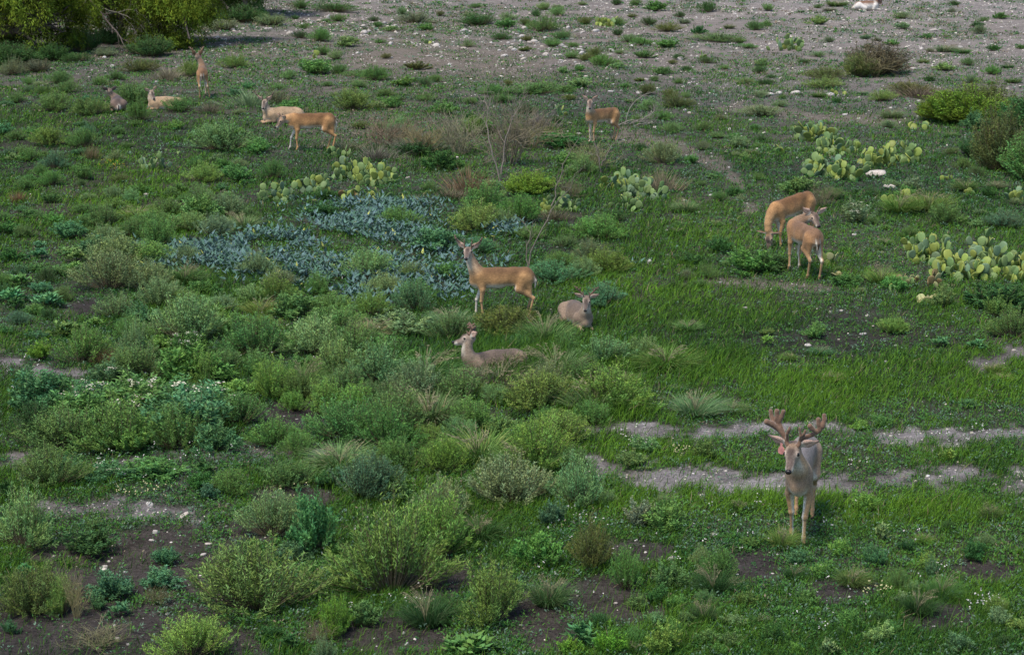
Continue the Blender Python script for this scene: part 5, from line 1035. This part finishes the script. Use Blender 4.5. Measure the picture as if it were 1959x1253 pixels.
deer(568, 288, 187, .98, 'orange buck with small antlers walking broadside just above the long prickly pear row', 'orange', neck=((.57, 0, .76), (.67, .03, .73)), face_yaw=212, face_pitch=-38, legs=(.0, .17, -.04, .06), antlers=SM, ears=(.4, .5), name='buck')
deer(1132, 273, 219, .90, 'slim young deer facing the camera beside the heap of dead branches', 'tan', neck=((.50, .06, .92), (.52, .10, 1.08)), face_yaw=268, face_pitch=-28, legs=(.0, .02, .02, -.04), antlers=SPIKE, ears=(.9, .9), name='young_deer', head_s=1.05)
deer(389, 184, 98, .98, 'slim antlered buck standing with its back to the camera near the mesquite crown', 'brown', neck=((.46, .0, .95), (.46, .14, 1.13)), face_yaw=108, face_pitch=8, legs=(0, .0, -.02, .02), legy=(.03, .0, -.0, -.10), antlers=HIGH, ears=(1.6, 1.6), name='buck', tagged=-1, anchor=(.33, 0, 0))
deer(532, 236, 196, .98, 'tan buck lying down behind the walking orange buck, facing the camera', 'pale', 'lie', neck=((.50, 0, .40), (.48, .02, .56)), face_yaw=262, face_pitch=-30, antlers=FORK, ears=(.9, .9), anchor=(.15, 0, 0), name='buck')
deer(313, 209, 182, .92, 'light tan doe lying behind leafy weeds, white throat showing and head turned back', 'pale', 'lie', neck=((.48, 0, .38), (.44, 0, .52)), dz=-.05, face_yaw=300, face_pitch=-34, roll=12, ears=(1.1, 1.1), anchor=(.10, 0, 0), name='doe')
deer(226, 212, 105, .90, 'dark-backed deer lying with its back to the camera and its ears held out', 'dark', 'lie', neck=((.46, .12, .38), (.42, .20, .54)), face_yaw=120, face_pitch=4, ears=(.45, .45), anchor=(.0, 0, 0), name='deer')
HORN_L = [([(0, .02, 0), (.0, .10, .10), (-.08, .22, .16), (-.2, .34, .17)], .014, .008)]
deer(1662, 21, 8, 1.0, 'dark brown and white antelope with long pale horns lying at the top', dict(coat=(.66, .62, .57), back=(.19, .105, .07), low=(.62, .56, .48), neck=(.12, .07, .05), face=(.10, .065, .055)), 'lie', neck=((.50, 0, .34), (.56, 0, .44)), face_yaw=320, face_pitch=-50, antlers=dict(L=HORN_L, R=mir(HORN_L), mat=M_horn, name='horn', pitch=0), ears=(.4, .4), name='antelope', cat='antelope', group='antelope on the far ground')

# ------------------------------------------------------------------ a label of its own for every plant, cactus and stone
LM = [('the big tagged buck', 1530, 1040), ('the broadside buck looking at the camera', 955, 600), ('the reclining grey buck facing the camera', 1116, 632), ('the buck resting in profile', 920, 700), ('the pair of deer at the right', 1520, 520), ('the walking orange buck', 590, 285), ('the slim young deer', 1145, 270),
      ('the deer seen from behind', 395, 188), ('the dark-backed resting deer', 226, 208), ('the resting doe', 318, 206), ('the lying antelope', 1668, 20), ('the biggest cactus stand', 1850, 540), ('the slanting cactus row', 1630, 310), ('the long cactus row', 650, 370), ('the small blue-green cactus', 300, 320), ('the cacti in the middle', 1210, 385),
      ('the blue-grey gourd leaves', 560, 480), ('the mesquite trees', 200, 120), ('the brushwood heap', 1222, 240), ('the large white boulder', 1677, 335), ('the lower right end of the track', 1850, 925), ('the start of the right-hand tracks', 1180, 880), ('the pale path at the left', 440, 865), ('the gravel patch at the lower left', 220, 975), ('the left edge path', 60, 700),
      ('the dark soil at the lower left', 150, 1200), ('the bottom edge in the middle', 980, 1240), ('the bottom right corner', 1880, 1230), ('the bottom left corner', 60, 1240), ('the top right corner', 1900, 60), ('the top edge in the middle', 980, 20), ('the flowering bushes', 300, 770), ('the bright grass at the right', 1650, 720), ('the far stony slope', 1150, 90), ('the trail behind the cacti', 1380, 300), ('the right edge of the photo', 1945, 760)]
def where(px, py):
    b = min(LM, key=lambda q: ((px - q[1]) ** 2 + (1.8 * (py - q[2])) ** 2)); dx, dy = px - b[1], (py - b[2]) * 1.8; d = math.hypot(dx, dy); a = math.degrees(math.atan2(-dy, dx)) % 360
    rel = ['right of', 'behind and right of', 'behind', 'behind and left of', 'left of', 'in front and left of', 'in front of', 'in front and right of'][int((a + 22.5) // 45) % 8]
    return ('close ' if d < 55 else '' if d < 130 else 'some way ') + rel + ' ' + b[0] if d >= 14 else 'right beside ' + b[0]
groups = {}
for t in THINGS:
    lb = f'{t[3]}, {where(t[1], t[2])}'; groups.setdefault(lb, []).append(t)
ORD = ['', 'second', 'third', 'fourth', 'fifth', 'sixth', 'seventh', 'eighth', 'ninth', 'tenth', 'eleventh', 'twelfth', 'thirteenth', 'fourteenth', 'fifteenth']
for lb, ts in groups.items():
    if len(ts) > 1: ts.sort(key=lambda t: t[1])
    for i, t in enumerate(ts):
        s = lb
        if len(ts) > 1: s = lb + (', leftmost' if i == 0 else ', rightmost' if i == len(ts) - 1 else f', {ORD[i]} from left' if i < len(ORD) else '')
        wds = s.split()
        if len(wds) > 16: s = s.replace('some way ', '').replace('close ', '').replace('and ', '').replace(' of the photo', '')
        t[0]['label'] = ' '.join(s.split()[:16])
